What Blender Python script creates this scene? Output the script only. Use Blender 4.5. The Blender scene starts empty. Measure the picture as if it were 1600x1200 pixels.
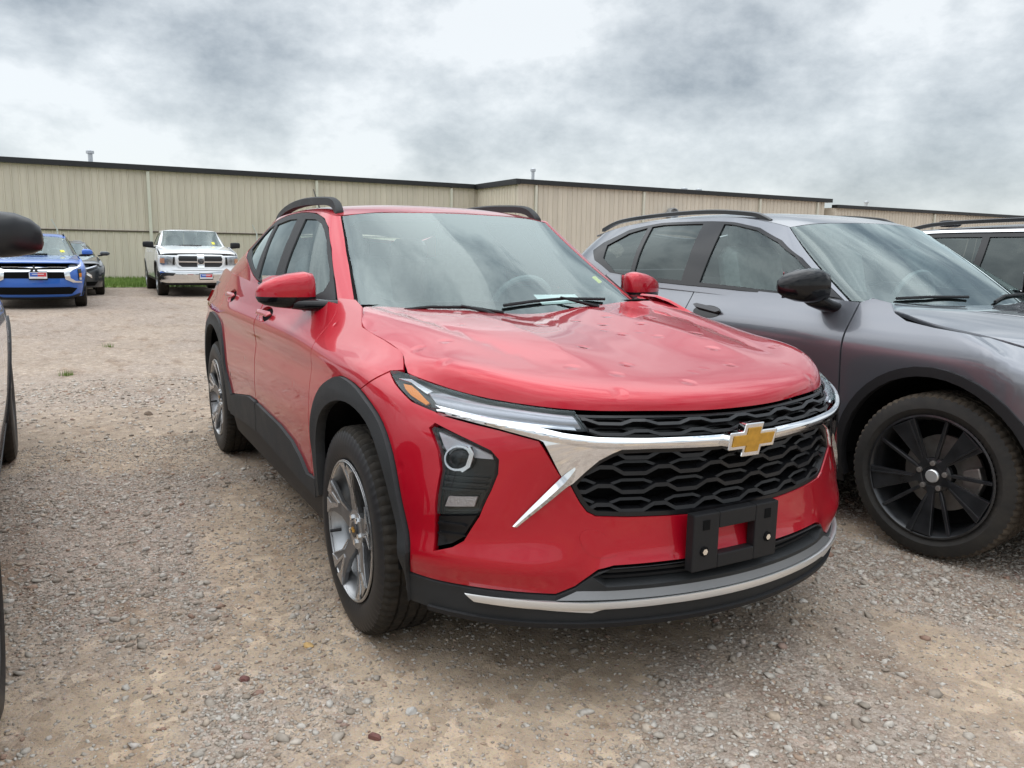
import bpy, bmesh, math, random
import numpy as np
from mathutils import Vector, Matrix
R=math.radians
scene=bpy.context.scene
col=scene.collection
# ------------------------------------------------------------------ camera
cam=bpy.data.cameras.new('camera');cam_o=bpy.data.objects.new('camera',cam);col.objects.link(cam_o)
cam.sensor_width=36;cam.lens=1252.33*36/1600;cam.clip_start=.05;cam.clip_end=3000
_yaw,_pit,_rol=2.63618781,-.165248529,.0156260041
_d=Vector((math.cos(_pit)*math.cos(_yaw),math.cos(_pit)*math.sin(_yaw),math.sin(_pit)))
_r=_d.cross(Vector((0,0,1))).normalized();_u=_r.cross(_d)
_r2=_r*math.cos(_rol)+_u*math.sin(_rol);_u2=-_r*math.sin(_rol)+_u*math.cos(_rol)
_M=Matrix((_r2,_u2,-_d)).transposed().to_4x4();_M.translation=Vector((2.50793,-1.66109,1.27922))
cam_o.matrix_world=_M
scene.camera=cam_o
# ------------------------------------------------------------------ overcast sky
SUN_EL,SUN_AZ=R(58),R(200)
world=bpy.data.worlds.new('World');scene.world=world;world.use_nodes=True
nt=world.node_tree;nt.nodes.clear()
def N(t,**k):
    n=nt.nodes.new(t)
    for a,b in k.items():
        if a in n.bl_rna.properties:setattr(n,a,b)
        else:n.inputs[a].default_value=b
    return n
def L(a,b):nt.links.new(a,b)
def ramp(n,stops):
    cr=n.color_ramp
    while len(cr.elements)>1:cr.elements.remove(cr.elements[-1])
    for i,(p,c) in enumerate(stops):
        e=cr.elements[0] if i==0 else cr.elements.new(p)
        e.position=p;e.color=(*c,1) if len(c)==3 else c
    return n
tc=N('ShaderNodeTexCoord')
sep=N('ShaderNodeSeparateXYZ');L(tc.outputs['Generated'],sep.inputs[0])
zz=N('ShaderNodeMath',operation='MAXIMUM');L(sep.outputs['Z'],zz.inputs[0]);zz.inputs[1].default_value=0.
mp=N('ShaderNodeMapping');L(tc.outputs['Generated'],mp.inputs['Vector'])
mp.inputs['Location'].default_value=(3.3,25.5,4.0);mp.inputs['Rotation'].default_value=(0,0,R(20));mp.inputs['Scale'].default_value=(1.,1.,1.75)
n1=N('ShaderNodeTexNoise',Scale=3.8,Detail=12.,Roughness=.60,Distortion=.05);L(mp.outputs[0],n1.inputs['Vector'])
n2=N('ShaderNodeTexNoise',Scale=1.1,Detail=3.,Roughness=.5);L(mp.outputs[0],n2.inputs['Vector'])
mx=N('ShaderNodeMath',operation='MULTIPLY_ADD');L(n2.outputs[0],mx.inputs[0]);mx.inputs[1].default_value=.95
n3=N('ShaderNodeTexNoise',noise_type='RIDGED_MULTIFRACTAL',Scale=3.2,Detail=5.,Roughness=.5);L(mp.outputs[0],n3.inputs['Vector'])
m3=N('ShaderNodeMath',operation='MULTIPLY_ADD');L(n3.outputs[0],m3.inputs[0]);m3.inputs[1].default_value=-.10;L(n1.outputs[0],m3.inputs[2])
m4=N('ShaderNodeMath',operation='ADD');L(m3.outputs[0],m4.inputs[0]);m4.inputs[1].default_value=.12;L(m4.outputs[0],mx.inputs[2])
cl=ramp(N('ShaderNodeValToRGB'),[(.65,(.100,.116,.130)),(.735,(.155,.173,.187)),(.80,(.235,.254,.266)),(.87,(.325,.344,.353)),(.935,(.42,.435,.44))])
sc=N('ShaderNodeMath',operation='MULTIPLY');L(mx.outputs[0],sc.inputs[0]);sc.inputs[1].default_value=.78
L(sc.outputs[0],cl.inputs[0])
# brighter veil towards the horizon
hz=N('ShaderNodeMapRange');L(zz.outputs[0],hz.inputs[0]);hz.inputs[1].default_value=0;hz.inputs[2].default_value=.22;hz.inputs[3].default_value=.32;hz.inputs[4].default_value=0
zb=N('ShaderNodeMapRange',interpolation_type='SMOOTHSTEP');L(zz.outputs[0],zb.inputs[0]);zb.inputs[1].default_value=.25;zb.inputs[2].default_value=.95;zb.inputs[3].default_value=1.;zb.inputs[4].default_value=3.3
hm=N('ShaderNodeMix',data_type='RGBA');L(hz.outputs[0],hm.inputs[0]);L(cl.outputs[0],hm.inputs[6]);hm.inputs[7].default_value=(.33,.352,.363,1)
sky=N('ShaderNodeTexSky',sky_type='NISHITA',sun_disc=False,sun_elevation=SUN_EL,sun_rotation=SUN_AZ)
sk=N('ShaderNodeMix',data_type='RGBA',blend_type='ADD');sk.inputs[0].default_value=.012;L(hm.outputs[2],sk.inputs[6]);L(sky.outputs[0],sk.inputs[7])
bg=N('ShaderNodeBackground');L(sk.outputs[2],bg.inputs[0]);L(zb.outputs[0],bg.inputs[1])   # overcast: brighter towards the zenith
ow=N('ShaderNodeOutputWorld');L(bg.outputs[0],ow.inputs[0])
# ------------------------------------------------------------------ soft overcast sun
sun=bpy.data.lights.new('sun','SUN');sun.energy=.62;sun.angle=R(110);sun.color=(1,.97,.93)
so=bpy.data.objects.new('sun',sun);col.objects.link(so)
so.rotation_euler=Vector((math.cos(SUN_EL)*math.sin(SUN_AZ),math.cos(SUN_EL)*math.cos(SUN_AZ),math.sin(SUN_EL))).to_track_quat('Z','Y').to_euler()
vs=scene.view_settings;vs.view_transform='Standard';vs.look='None';vs.exposure=.98;vs.gamma=1.;vs.use_curve_mapping=False
scene.render.engine='CYCLES'
scene.cycles.max_bounces=8;scene.cycles.transparent_max_bounces=16;scene.cycles.glossy_bounces=4
# ------------------------------------------------------------------ materials
MATS={}
def mat(name,base=(.5,.5,.5),rough=.5,metal=0.,coat=0.,coat_rough=.03,spec=.5,emit=None,noise=None,bump=None,build=None,ior=1.5):
    """principled material; noise=(scale,amount[,stretch]) varies the base colour, bump=(scale,strength) fine relief"""
    if name in MATS:return MATS[name]
    global nt
    m=bpy.data.materials.new(name);m.use_nodes=True;nt=m.node_tree;nt.nodes.clear()
    b=N('ShaderNodeBsdfPrincipled');o=N('ShaderNodeOutputMaterial');L(b.outputs[0],o.inputs[0])
    b.inputs['Base Color'].default_value=(*base,1);b.inputs['Roughness'].default_value=rough;b.inputs['Metallic'].default_value=metal
    b.inputs['Coat Weight'].default_value=coat;b.inputs['Coat Roughness'].default_value=coat_rough;b.inputs['Specular IOR Level'].default_value=spec
    b.inputs['IOR'].default_value=ior
    t=N('ShaderNodeTexCoord')
    if noise:
        nz=N('ShaderNodeTexNoise',Scale=noise[0],Detail=5.,Roughness=.6);L(t.outputs['Object'],nz.inputs['Vector'])
        mr=N('ShaderNodeMapRange');L(nz.outputs[0],mr.inputs[0]);mr.inputs[1].default_value=.3;mr.inputs[2].default_value=.7;mr.inputs[3].default_value=1-noise[1];mr.inputs[4].default_value=1+noise[1]
        mu=N('ShaderNodeMix',data_type='RGBA',blend_type='MULTIPLY');mu.inputs[0].default_value=1;mu.inputs[6].default_value=(*base,1);L(mr.outputs[0],mu.inputs[7]);L(mu.outputs[2],b.inputs['Base Color'])
        rr=N('ShaderNodeMapRange');L(nz.outputs[0],rr.inputs[0]);rr.inputs[1].default_value=.3;rr.inputs[2].default_value=.7;rr.inputs[3].default_value=max(0,rough-.08);rr.inputs[4].default_value=min(1,rough+.08);L(rr.outputs[0],b.inputs['Roughness'])
    if bump:
        bz=N('ShaderNodeTexNoise',Scale=bump[0],Detail=3.);L(t.outputs['Object'],bz.inputs['Vector'])
        bu=N('ShaderNodeBump',Strength=bump[1],Distance=.002);L(bz.outputs[0],bu.inputs['Height']);L(bu.outputs[0],b.inputs['Normal'])
    if build:build(b,t,o)
    MATS[name]=m;return m
def glass(name,tint,ior=1.5,boost=1.6,rough=0.):
    if name in MATS:return MATS[name]
    global nt
    m=bpy.data.materials.new(name);m.use_nodes=True;nt=m.node_tree;nt.nodes.clear()
    tr=N('ShaderNodeBsdfTransparent');tr.inputs[0].default_value=(*tint,1)
    gl=N('ShaderNodeBsdfGlossy',Roughness=rough);gl.inputs[0].default_value=(.86,.98,.97,1)
    fr=N('ShaderNodeFresnel',IOR=ior);mu=N('ShaderNodeMath',operation='MULTIPLY',use_clamp=True);L(fr.outputs[0],mu.inputs[0]);mu.inputs[1].default_value=boost
    mi=N('ShaderNodeMixShader');L(mu.outputs[0],mi.inputs[0]);L(tr.outputs[0],mi.inputs[1]);L(gl.outputs[0],mi.inputs[2])
    o=N('ShaderNodeOutputMaterial');L(mi.outputs[0],o.inputs[0])
    MATS[name]=m;return m
def dents(scale,thr,dist,strength=1.,zs=.25):
    """hail dents: sparse smooth dimples; plus very slight panel waviness"""
    def f(b,t,o):
        mpn=N('ShaderNodeMapping');L(t.outputs['Object'],mpn.inputs[0]);mpn.inputs['Scale'].default_value=(1,1,zs)
        v=N('ShaderNodeTexVoronoi',Scale=scale,Randomness=1.);L(mpn.outputs[0],v.inputs['Vector'])
        s=N('ShaderNodeSeparateColor');L(v.outputs['Color'],s.inputs[0])
        g=N('ShaderNodeMath',operation='GREATER_THAN');L(s.outputs[0],g.inputs[0]);g.inputs[1].default_value=thr
        mr=N('ShaderNodeMapRange',interpolation_type='SMOOTHSTEP');L(v.outputs['Distance'],mr.inputs[0]);mr.inputs[1].default_value=0.;mr.inputs[2].default_value=.34;mr.inputs[3].default_value=-1.;mr.inputs[4].default_value=0.
        mu=N('ShaderNodeMath',operation='MULTIPLY');L(g.outputs[0],mu.inputs[0]);L(mr.outputs[0],mu.inputs[1])
        nz=N('ShaderNodeTexNoise',Scale=2.6,Detail=1.);L(t.outputs['Object'],nz.inputs['Vector'])
        ad=N('ShaderNodeMath',operation='MULTIPLY_ADD');L(nz.outputs[0],ad.inputs[0]);ad.inputs[1].default_value=.04;L(mu.outputs[0],ad.inputs[2])
        bu=N('ShaderNodeBump',Strength=strength,Distance=dist);L(ad.outputs[0],bu.inputs['Height']);L(bu.outputs[0],b.inputs['Normal']);L(bu.outputs[0],b.inputs['Coat Normal'])
    return f
def waves(dist=.002,scale=1.8):
    def f(b,t,o):
        nz=N('ShaderNodeTexNoise',Scale=scale,Detail=1.);L(t.outputs['Object'],nz.inputs['Vector'])
        bu=N('ShaderNodeBump',Strength=1.,Distance=dist);L(nz.outputs[0],bu.inputs['Height']);L(bu.outputs[0],b.inputs['Normal']);L(bu.outputs[0],b.inputs['Coat Normal'])
    return f
# ------------------------------------------------------------------ objects
def mesh_obj(name,verts,faces,m,parent=None,normals=None,smooth=True,mats=None,fmat=None):
    me=bpy.data.meshes.new(name);me.from_pydata([tuple(map(float,v)) for v in verts],[],[list(map(int,f)) for f in faces])
    for x in (mats or [m]):me.materials.append(x)
    if fmat is not None:me.polygons.foreach_set('material_index',np.asarray(fmat,np.int32))
    if smooth:me.polygons.foreach_set('use_smooth',np.ones(len(me.polygons),bool))
    me.update()
    if normals is not None:me.normals_split_custom_set_from_vertices([tuple(map(float,n)) for n in normals])
    o=bpy.data.objects.new(name,me);col.objects.link(o)
    if parent is not None:o.parent=parent
    return o
def empty(name,loc=(0,0,0),rz=0.,label=None,cat=None,group=None,kind=None,parent=None):
    o=bpy.data.objects.new(name,None);col.objects.link(o);o.location=loc;o.rotation_euler=(0,0,rz);o.empty_display_size=.2
    if parent is not None:o.parent=parent
    return tag(o,label,cat,group,kind)
def tag(o,label=None,cat=None,group=None,kind=None):
    if label:o['label']=label
    if cat:o['category']=cat
    if group:o['group']=group
    if kind:o['kind']=kind
    return o
def copy_tree(o,parent=None):
    c=o.copy();col.objects.link(c);c.parent=parent
    for ch in [x for x in bpy.data.objects if x.parent==o and x is not c]:copy_tree(ch,c)
    return c
class MB:
    """collects boxes, tubes, lathes, prisms into one mesh"""
    def __init__(s):s.v=[];s.f=[];s.m=[]
    def add(s,v,f,mi=0):
        k=len(s.v);s.v+= [tuple(map(float,a)) for a in v];s.f+=[[i+k for i in q] for q in f];s.m+=[mi]*len(f);return s
    def box(s,c,d,bev=0.,rot=None,mi=0):
        cx,cy,cz=c;a,b,h=[x/2 for x in d]
        if bev<=0:
            v=[(x,y,z) for x in(-a,a) for y in(-b,b) for z in(-h,h)]
            f=[(0,1,3,2),(4,6,7,5),(0,4,5,1),(2,3,7,6),(0,2,6,4),(1,5,7,3)]
        else:
            e=min(bev,a*.9,b*.9,h*.9);v=[];f=[]
            pts=[(a-e,b),(a,b-e),(a,-b+e),(a-e,-b),(-a+e,-b),(-a,-b+e),(-a,b-e),(-a+e,b)]
            inn=[(a-e,b-e),(a-e,b-e),(a-e,-b+e),(a-e,-b+e),(-a+e,-b+e),(-a+e,-b+e),(-a+e,b-e),(-a+e,b-e)]
            for z,p_ in((-h,inn),(-h+e,pts),(h-e,pts),(h,inn)):v+=[(x,y,z) for x,y in p_]
            for k in range(3):
                for i in range(8):
                    j=(i+1)%8;f.append((k*8+j,k*8+i,k*8+8+i,k*8+8+j))
            f.append((0,2,4,6));f.append((30,28,26,24))
        if rot is not None:
            v=[tuple(rot@Vector(q)) for q in v]
        return s.add([(x+cx,y+cy,z+cz) for x,y,z in v],f,mi)
    def tube(s,pts,r,n=8,cap=True,mi=0):
        P=[Vector(q) for q in pts];rr=r if hasattr(r,'__len__') else [r]*len(P)
        v=[];f=[];up=None
        for i,q in enumerate(P):
            t=(P[min(i+1,len(P)-1)]-P[max(i-1,0)]).normalized()
            if up is None:
                up=Vector((0,0,1)) if abs(t.z)<.9 else Vector((1,0,0))
            a=t.cross(up).normalized();up=a.cross(t).normalized()
            for k in range(n):
                g=2*math.pi*k/n;v.append(q+(a*math.cos(g)+up*math.sin(g))*rr[i])
        for i in range(len(P)-1):
            for k in range(n):
                j=(k+1)%n;f.append((i*n+k,i*n+j,i*n+n+j,i*n+n+k))
        if cap:f.append(tuple(range(n))[::-1][::-1]);f.append(tuple((len(P)-1)*n+k for k in range(n))[::-1])
        return s.add(v,f,mi)
    def lathe(s,prof,n=48,axis='y',c=(0,0,0),mi=0,closed=False):
        """profile of (radius, along-axis)"""
        v=[];f=[];m=len(prof)
        for k in range(n):
            g=2*math.pi*k/n;cg,sg=math.cos(g),math.sin(g)
            for r_,h in prof:
                if axis=='y':q=(r_*cg,h,r_*sg)
                elif axis=='z':q=(r_*cg,r_*sg,h)
                else:q=(h,r_*cg,r_*sg)
                v.append((q[0]+c[0],q[1]+c[1],q[2]+c[2]))
        for k in range(n):
            j=(k+1)%n
            for i in range(m-1 if not closed else m):
                i2=(i+1)%m;f.append((k*m+i,k*m+i2,j*m+i2,j*m+i))
        return s.add(v,f,mi)
    def prism(s,poly,fn,d,mi=0,side=None):
        """poly of 2d points, fn(a,b,h)->3d, from h=0 to h=d"""
        n=len(poly);v=[fn(a,b,0) for a,b in poly]+[fn(a,b,d) for a,b in poly]
        s.add(v,[list(range(n))[::-1],list(range(n,2*n))],mi)
        k=len(s.v)-2*n
        for i in range(n):
            j=(i+1)%n;s.f.append([k+i,k+j,k+n+j,k+n+i]);s.m.append(mi if side is None else side)
        return s
    def obj(s,name,m,parent=None,smooth=False,bevel=0,angle=35):
        ms=m if isinstance(m,(list,tuple)) else [m]
        o=mesh_obj(name,s.v,s.f,None,parent,smooth=smooth,mats=ms,fmat=s.m)
        me=o.data;bm=bmesh.new();bm.from_mesh(me);bmesh.ops.recalc_face_normals(bm,faces=bm.faces)
        if bevel:
            ed=[e for e in bm.edges if len(e.link_faces)==2 and e.calc_face_angle(0)>.5]
            bmesh.ops.bevel(bm,geom=ed,offset=bevel,segments=2,affect='EDGES',profile=.6)
        bm.to_mesh(me);bm.free()
        if smooth:
            me.set_sharp_from_angle(angle=R(angle))
        return o
# ------------------------------------------------------------------ trimmed panels on smooth surfaces
class Spl:
    """natural cubic spline, cardinal weights"""
    def __init__(self,k):
        k=np.asarray(k,float);n=len(k);self.k=k;h=np.diff(k)
        A=np.zeros((n,n));B=np.zeros((n,n));A[0,0]=A[-1,-1]=1
        for i in range(1,n-1):
            A[i,i-1]=h[i-1];A[i,i]=2*(h[i-1]+h[i]);A[i,i+1]=h[i]
            B[i,i-1]=6/h[i-1];B[i,i]=-6/h[i-1]-6/h[i];B[i,i+1]=6/h[i]
        self.M=np.linalg.solve(A,B)
    def W(self,t):
        k=self.k;t=np.asarray(t,float);i=np.clip(np.searchsorted(k,t)-1,0,len(k)-2)
        h=k[i+1]-k[i];a=(k[i+1]-t)/h;b=(t-k[i])/h
        E=np.eye(len(k))
        return a[:,None]*E[i]+b[:,None]*E[i+1]+(((a**3-a)*h*h/6)[:,None]*self.M[i]+((b**3-b)*h*h/6)[:,None]*self.M[i+1])

class Surf:
    """bicubic interpolating surface through a net of points; net columns are mirrored about y=0 when sym"""
    def __init__(self,net,sk=None,tk=None,sym=True,flip=1,disp=None):
        N=np.array(net,float)                      # rows(t) x cols(s) x 3, y>0 = the car's right half, s>=0
        if sk is None:
            m=N[len(N)//2];sk=np.r_[0,np.cumsum(np.linalg.norm(np.diff(m,axis=0),axis=1))]
        if tk is None:tk=np.arange(len(N),dtype=float)
        sk=np.asarray(sk,float)
        if sym:
            M=N[:,:0:-1].copy();M[:,:,1]*=-1
            N=np.concatenate([M,N],1);sk=np.r_[-sk[:0:-1],sk]
        N=N.copy();N[:,:,1]*=-1                     # right side of the car is -y
        self.N=N;self.S=Spl(sk);self.T=Spl(tk);self.sk=sk;self.tk=np.asarray(tk,float);self.flip=flip;self.disp=disp
    def base(self,s,t):
        return np.einsum('ni,nj,ijk->nk',self.T.W(t),self.S.W(s),self.N,optimize=True)
    def nrm0(self,s,t,e=2e-3):
        a=self.base(s+e,t)-self.base(s-e,t);b=self.base(s,t+e)-self.base(s,t-e)
        n=np.cross(a,b)*self.flip
        return n/np.maximum(np.linalg.norm(n,axis=1,keepdims=True),1e-12)
    def ev(self,s,t,off=0.):
        s=np.asarray(s,float);t=np.asarray(t,float)
        P=self.base(s,t)
        d=0 if self.disp is None else self.disp(s,t,P)
        if callable(off):d=d+off(s,t,P)
        else:d=d+off
        if np.ndim(d)==0 and d==0:return P
        return P+self.nrm0(s,t)*np.reshape(d*np.ones(len(P)),(-1,1))
    def evn(self,s,t,off=0.,e=2e-3):
        P=self.ev(s,t,off)
        a=self.ev(s+e,t,off)-self.ev(s-e,t,off);b=self.ev(s,t+e,off)-self.ev(s,t-e,off)
        n=np.cross(a,b)*self.flip
        return P,n/np.maximum(np.linalg.norm(n,axis=1,keepdims=True),1e-12)
def _area(p):return .5*sum(p[i][0]*p[(i+1)%len(p)][1]-p[(i+1)%len(p)][0]*p[i][1] for i in range(len(p)))
class KH:
    """outline with holes"""
    def __init__(s,outer,holes):s.o=list(outer);s.h=[list(h) for h in holes]
def _pip(px,py,poly):
    c=np.zeros(len(px),bool);n=len(poly)
    for i in range(n):
        (a,b),(d,e)=poly[i],poly[(i+1)%n]
        if b!=e:
            k=(b>py)!=(e>py);c^=k&(px<(d-a)*(py-b)/(e-b)+a)
    return c
def _clean(lp):
    o=[]
    for q in lp:
        if not o or math.hypot(q[0]-o[-1][0],q[1]-o[-1][1])>1e-4:o.append(q)
    while len(o)>3 and math.hypot(o[0][0]-o[-1][0],o[0][1]-o[-1][1])<1e-4:o.pop()
    return o
def cells(poly,ds,dt):
    """triangulate an outline (with holes) and its interior grid; returns points and oriented triangles"""
    loops=[poly] if not isinstance(poly,KH) else [poly.o]+poly.h
    sc=[]
    for k,lp in enumerate(loops):
        lp=_clean(lp)
        if (_area(lp)>0)!=(k==0):lp=lp[::-1]
        sc.append(dens([(a/ds,b/dt) for a,b in lp],.8))
    V=[];E=[];Fc=[]
    for lp in sc:
        k=len(V);V+=lp;n=len(lp);E+=[(k+i,k+(i+1)%n) for i in range(n)];Fc.append(list(range(k,k+n)))
    o=np.array(sc[0]);gx,gy=np.meshgrid(np.arange(math.floor(o[:,0].min()),math.ceil(o[:,0].max())+1),np.arange(math.floor(o[:,1].min()),math.ceil(o[:,1].max())+1));gx=gx.ravel().astype(float)+.013;gy=gy.ravel().astype(float)+.017
    ok=_pip(gx,gy,sc[0])
    for h in sc[1:]:ok&=~_pip(gx,gy,h)
    gx,gy=gx[ok],gy[ok]
    B=np.array(V)
    if len(gx):
        m=np.full(len(gx),1e9)
        for a in range(0,len(B),200):m=np.minimum(m,np.hypot(gx[:,None]-B[None,a:a+200,0],gy[:,None]-B[None,a:a+200,1]).min(1))
        gx,gy=gx[m>.45],gy[m>.45]
    from mathutils.geometry import delaunay_2d_cdt
    r=delaunay_2d_cdt([Vector(q) for q in V]+[Vector((a,b)) for a,b in zip(gx,gy)],E,[],0,1e-6)
    Q=np.array([(q.x,q.y) for q in r[0]]);T=np.array([list(f) for f in r[2]]);c=Q[T].mean(1)
    ok=_pip(c[:,0],c[:,1],sc[0])
    for h in sc[1:]:ok&=~_pip(c[:,0],c[:,1],h)
    a=Q[T];ar=abs((a[:,1,0]-a[:,0,0])*(a[:,2,1]-a[:,0,1])-(a[:,2,0]-a[:,0,0])*(a[:,1,1]-a[:,0,1]));ok&=ar>1e-7
    pts=Q*(ds,dt);F=T[ok].tolist()
    return pts,F
def dens(poly,h=.03,closed=True):
    out=[];n=len(poly)
    for i in range(n if closed else n-1):
        a,b=poly[i],poly[(i+1)%n];k=max(1,int(math.hypot(b[0]-a[0],b[1]-a[1])/h))
        out+=[(a[0]+(b[0]-a[0])*q/k,a[1]+(b[1]-a[1])*q/k) for q in range(k)]
    if not closed:out.append(poly[-1])
    return out
def chaikin(pts,it=2,closed=False):
    for _ in range(it):
        o=[] if closed else [pts[0]]
        n=len(pts)
        for i in range(n if closed else n-1):
            a,b=pts[i],pts[(i+1)%n]
            o+=[(a[0]*.75+b[0]*.25,a[1]*.75+b[1]*.25),(a[0]*.25+b[0]*.75,a[1]*.25+b[1]*.75)]
        if not closed:o.append(pts[-1])
        pts=o
    return pts
def cr(pts,n=5):
    """catmull-rom through open points"""
    out=[];P=[pts[0]]+list(pts)+[pts[-1]]
    for i in range(1,len(P)-2):
        a,b,c,d=[np.array(P[i+k],float) for k in(-1,0,1,2)]
        for q in range(n):
            t=q/n;out.append(tuple(.5*((2*b)+(c-a)*t+(2*a-5*b+4*c-d)*t*t+(3*b-a-3*c+d)*t**3)))
    out.append(tuple(pts[-1]));return out
def inset(poly,d):
    if isinstance(poly,KH):return KH(inset(poly.o,d),[inset(h,-d) for h in poly.h])
    poly=_clean(poly)
    n=len(poly);sg=1 if _area(poly)>0 else -1;out=[]
    for i in range(n):
        a,b,c=poly[i-1],poly[i],poly[(i+1)%n]
        e1=np.array((b[0]-a[0],b[1]-a[1]));e2=np.array((c[0]-b[0],c[1]-b[1]))
        e1/=max(np.hypot(*e1),1e-9);e2/=max(np.hypot(*e2),1e-9)
        n1=np.array((-e1[1],e1[0]))*sg;n2=np.array((-e2[1],e2[0]))*sg;m=n1+n2;q=max(m@m/2,.5)
        out.append((b[0]+m[0]*d/q,b[1]+m[1]*d/q))
    return out
def keyhole(outer,*holes):return KH(outer,holes)
def mir(poly):
    if isinstance(poly,KH):return KH(mir(poly.o),[mir(h) for h in poly.h])
    return [(-a,b) for a,b in poly][::-1]
def piece(name,S,poly,m,parent,off=0.,depth=.012,ds=.03,dt=.03,sides=2,gap=.0024,label=None,only=None):
    """panel trimmed from surface S by poly in (s,t), with a turned-in edge. sides=2: this one and its mirror image"""
    res=[]
    polys=[poly] if sides==1 else ([poly,mir(poly)] if only is None else [poly if only=='r' else mir(poly)])
    for pl in polys:
        q=inset(pl,gap) if gap else pl
        st,F=cells(q,ds,dt)
        P,n=S.evn(st[:,0],st[:,1],off)
        V=list(P);Nn=list(n)
        E={}
        for f in F:
            k=len(f)
            for i in range(k):
                a,b=f[i],f[(i+1)%k];E.setdefault((min(a,b),max(a,b)),[]).append((a,b))
        F=[list(f) for f in F]
        # orient by normal
        f0=max(F,key=len);
        def fn(f):
            c=np.zeros(3)
            for i in range(len(f)):c+=np.cross(P[f[i]],P[f[(i+1)%len(f)]])
            return c
        tot=sum(float(fn(f)@n[f[0]]) for f in F)
        rev=tot<0
        if rev:F=[f[::-1] for f in F]
        if depth>0:
            be=[v[0] for v in E.values() if len(v)==1];ring={}
            for a,b in be:
                if rev:a,b=b,a
                A,B=P[a],P[b];e=B-A;o_=np.cross(e,n[a]);l=np.linalg.norm(o_)
                if l<1e-9:continue
                o_/=l;k=len(V)
                na=n[a]*.5+o_;na/=np.linalg.norm(na)
                V+=[A,B,B-n[b]*depth,A-n[a]*depth];Nn+=[na,na,o_,o_]
                F.append([k+1,k,k+3,k+2])
        o=mesh_obj(name,V,F,m,parent,normals=Nn)
        if label:o['label']=label
        res.append(o)
    return res
def both(fn,*a,**k):
    return [fn(1,*a,**k),fn(-1,*a,**k)]
# ------------------------------------------------------------------ ground
rng=np.random.default_rng(7)
class VN:
    """tileable value noise in numpy (for patch shapes)"""
    def __init__(s,seed,n=64):s.g=np.random.default_rng(seed).random((n,n));s.n=n
    def __call__(s,x,y):
        i=np.floor(x).astype(int);j=np.floor(y).astype(int);a=x-i;b=y-j;a=a*a*(3-2*a);b=b*b*(3-2*b);g=s.g;n=s.n
        return (g[i%n,j%n]*(1-a)+g[(i+1)%n,j%n]*a)*(1-b)+(g[i%n,(j+1)%n]*(1-a)+g[(i+1)%n,(j+1)%n]*a)*b
_vn=VN(3)
def fbm(x,y,o=5):
    t=0.;a=.5
    for k in range(o):t=t+a*_vn(x*2**k+k*7.3,y*2**k+k*3.1);a*=.5
    return t/.97
def sand(x,y):
    """0 gravel .. 1 bare sandy fines; streaks run along the parking rows"""
    a=fbm(x*.55+3,y*1.15+9)+.16*(fbm(x*2.2,y*4.+40)-.5)
    q=np.clip((a-.47)/.12,0,1)
    blob=lambda cx,cy,rx,ry:np.exp(-((x-cx)/rx)**2-((y-cy)/ry)**2)
    q=q+1.1*blob(.27,-1.66,.24,.20)+1.0*blob(.13,-.96,.13,.14)+.8*blob(-.75,-.96,.35,.10)+.7*blob(.62,.35,.22,.5)+.6*blob(1.35,.45,.5,.16)+.8*blob(.78,-.66,.25,.22)
    q=q-1.2*blob(.40,-1.36,.30,.16)-1.2*blob(1.10,.10,.22,.20)-.7*blob(-.86,-1.65,.7,.25)-.6*blob(.72,.16,.12,.30)
    far=np.clip((np.hypot(x-2.5,y+1.66)-4.)/4.,0,1)
    return np.clip(q,0,1)*(1-.72*far)
def height(x,y):
    return .012*(fbm(x*.8+20,y*.8+5)-.5)+.006*(fbm(x*5,y*5+2)-.5)
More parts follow.
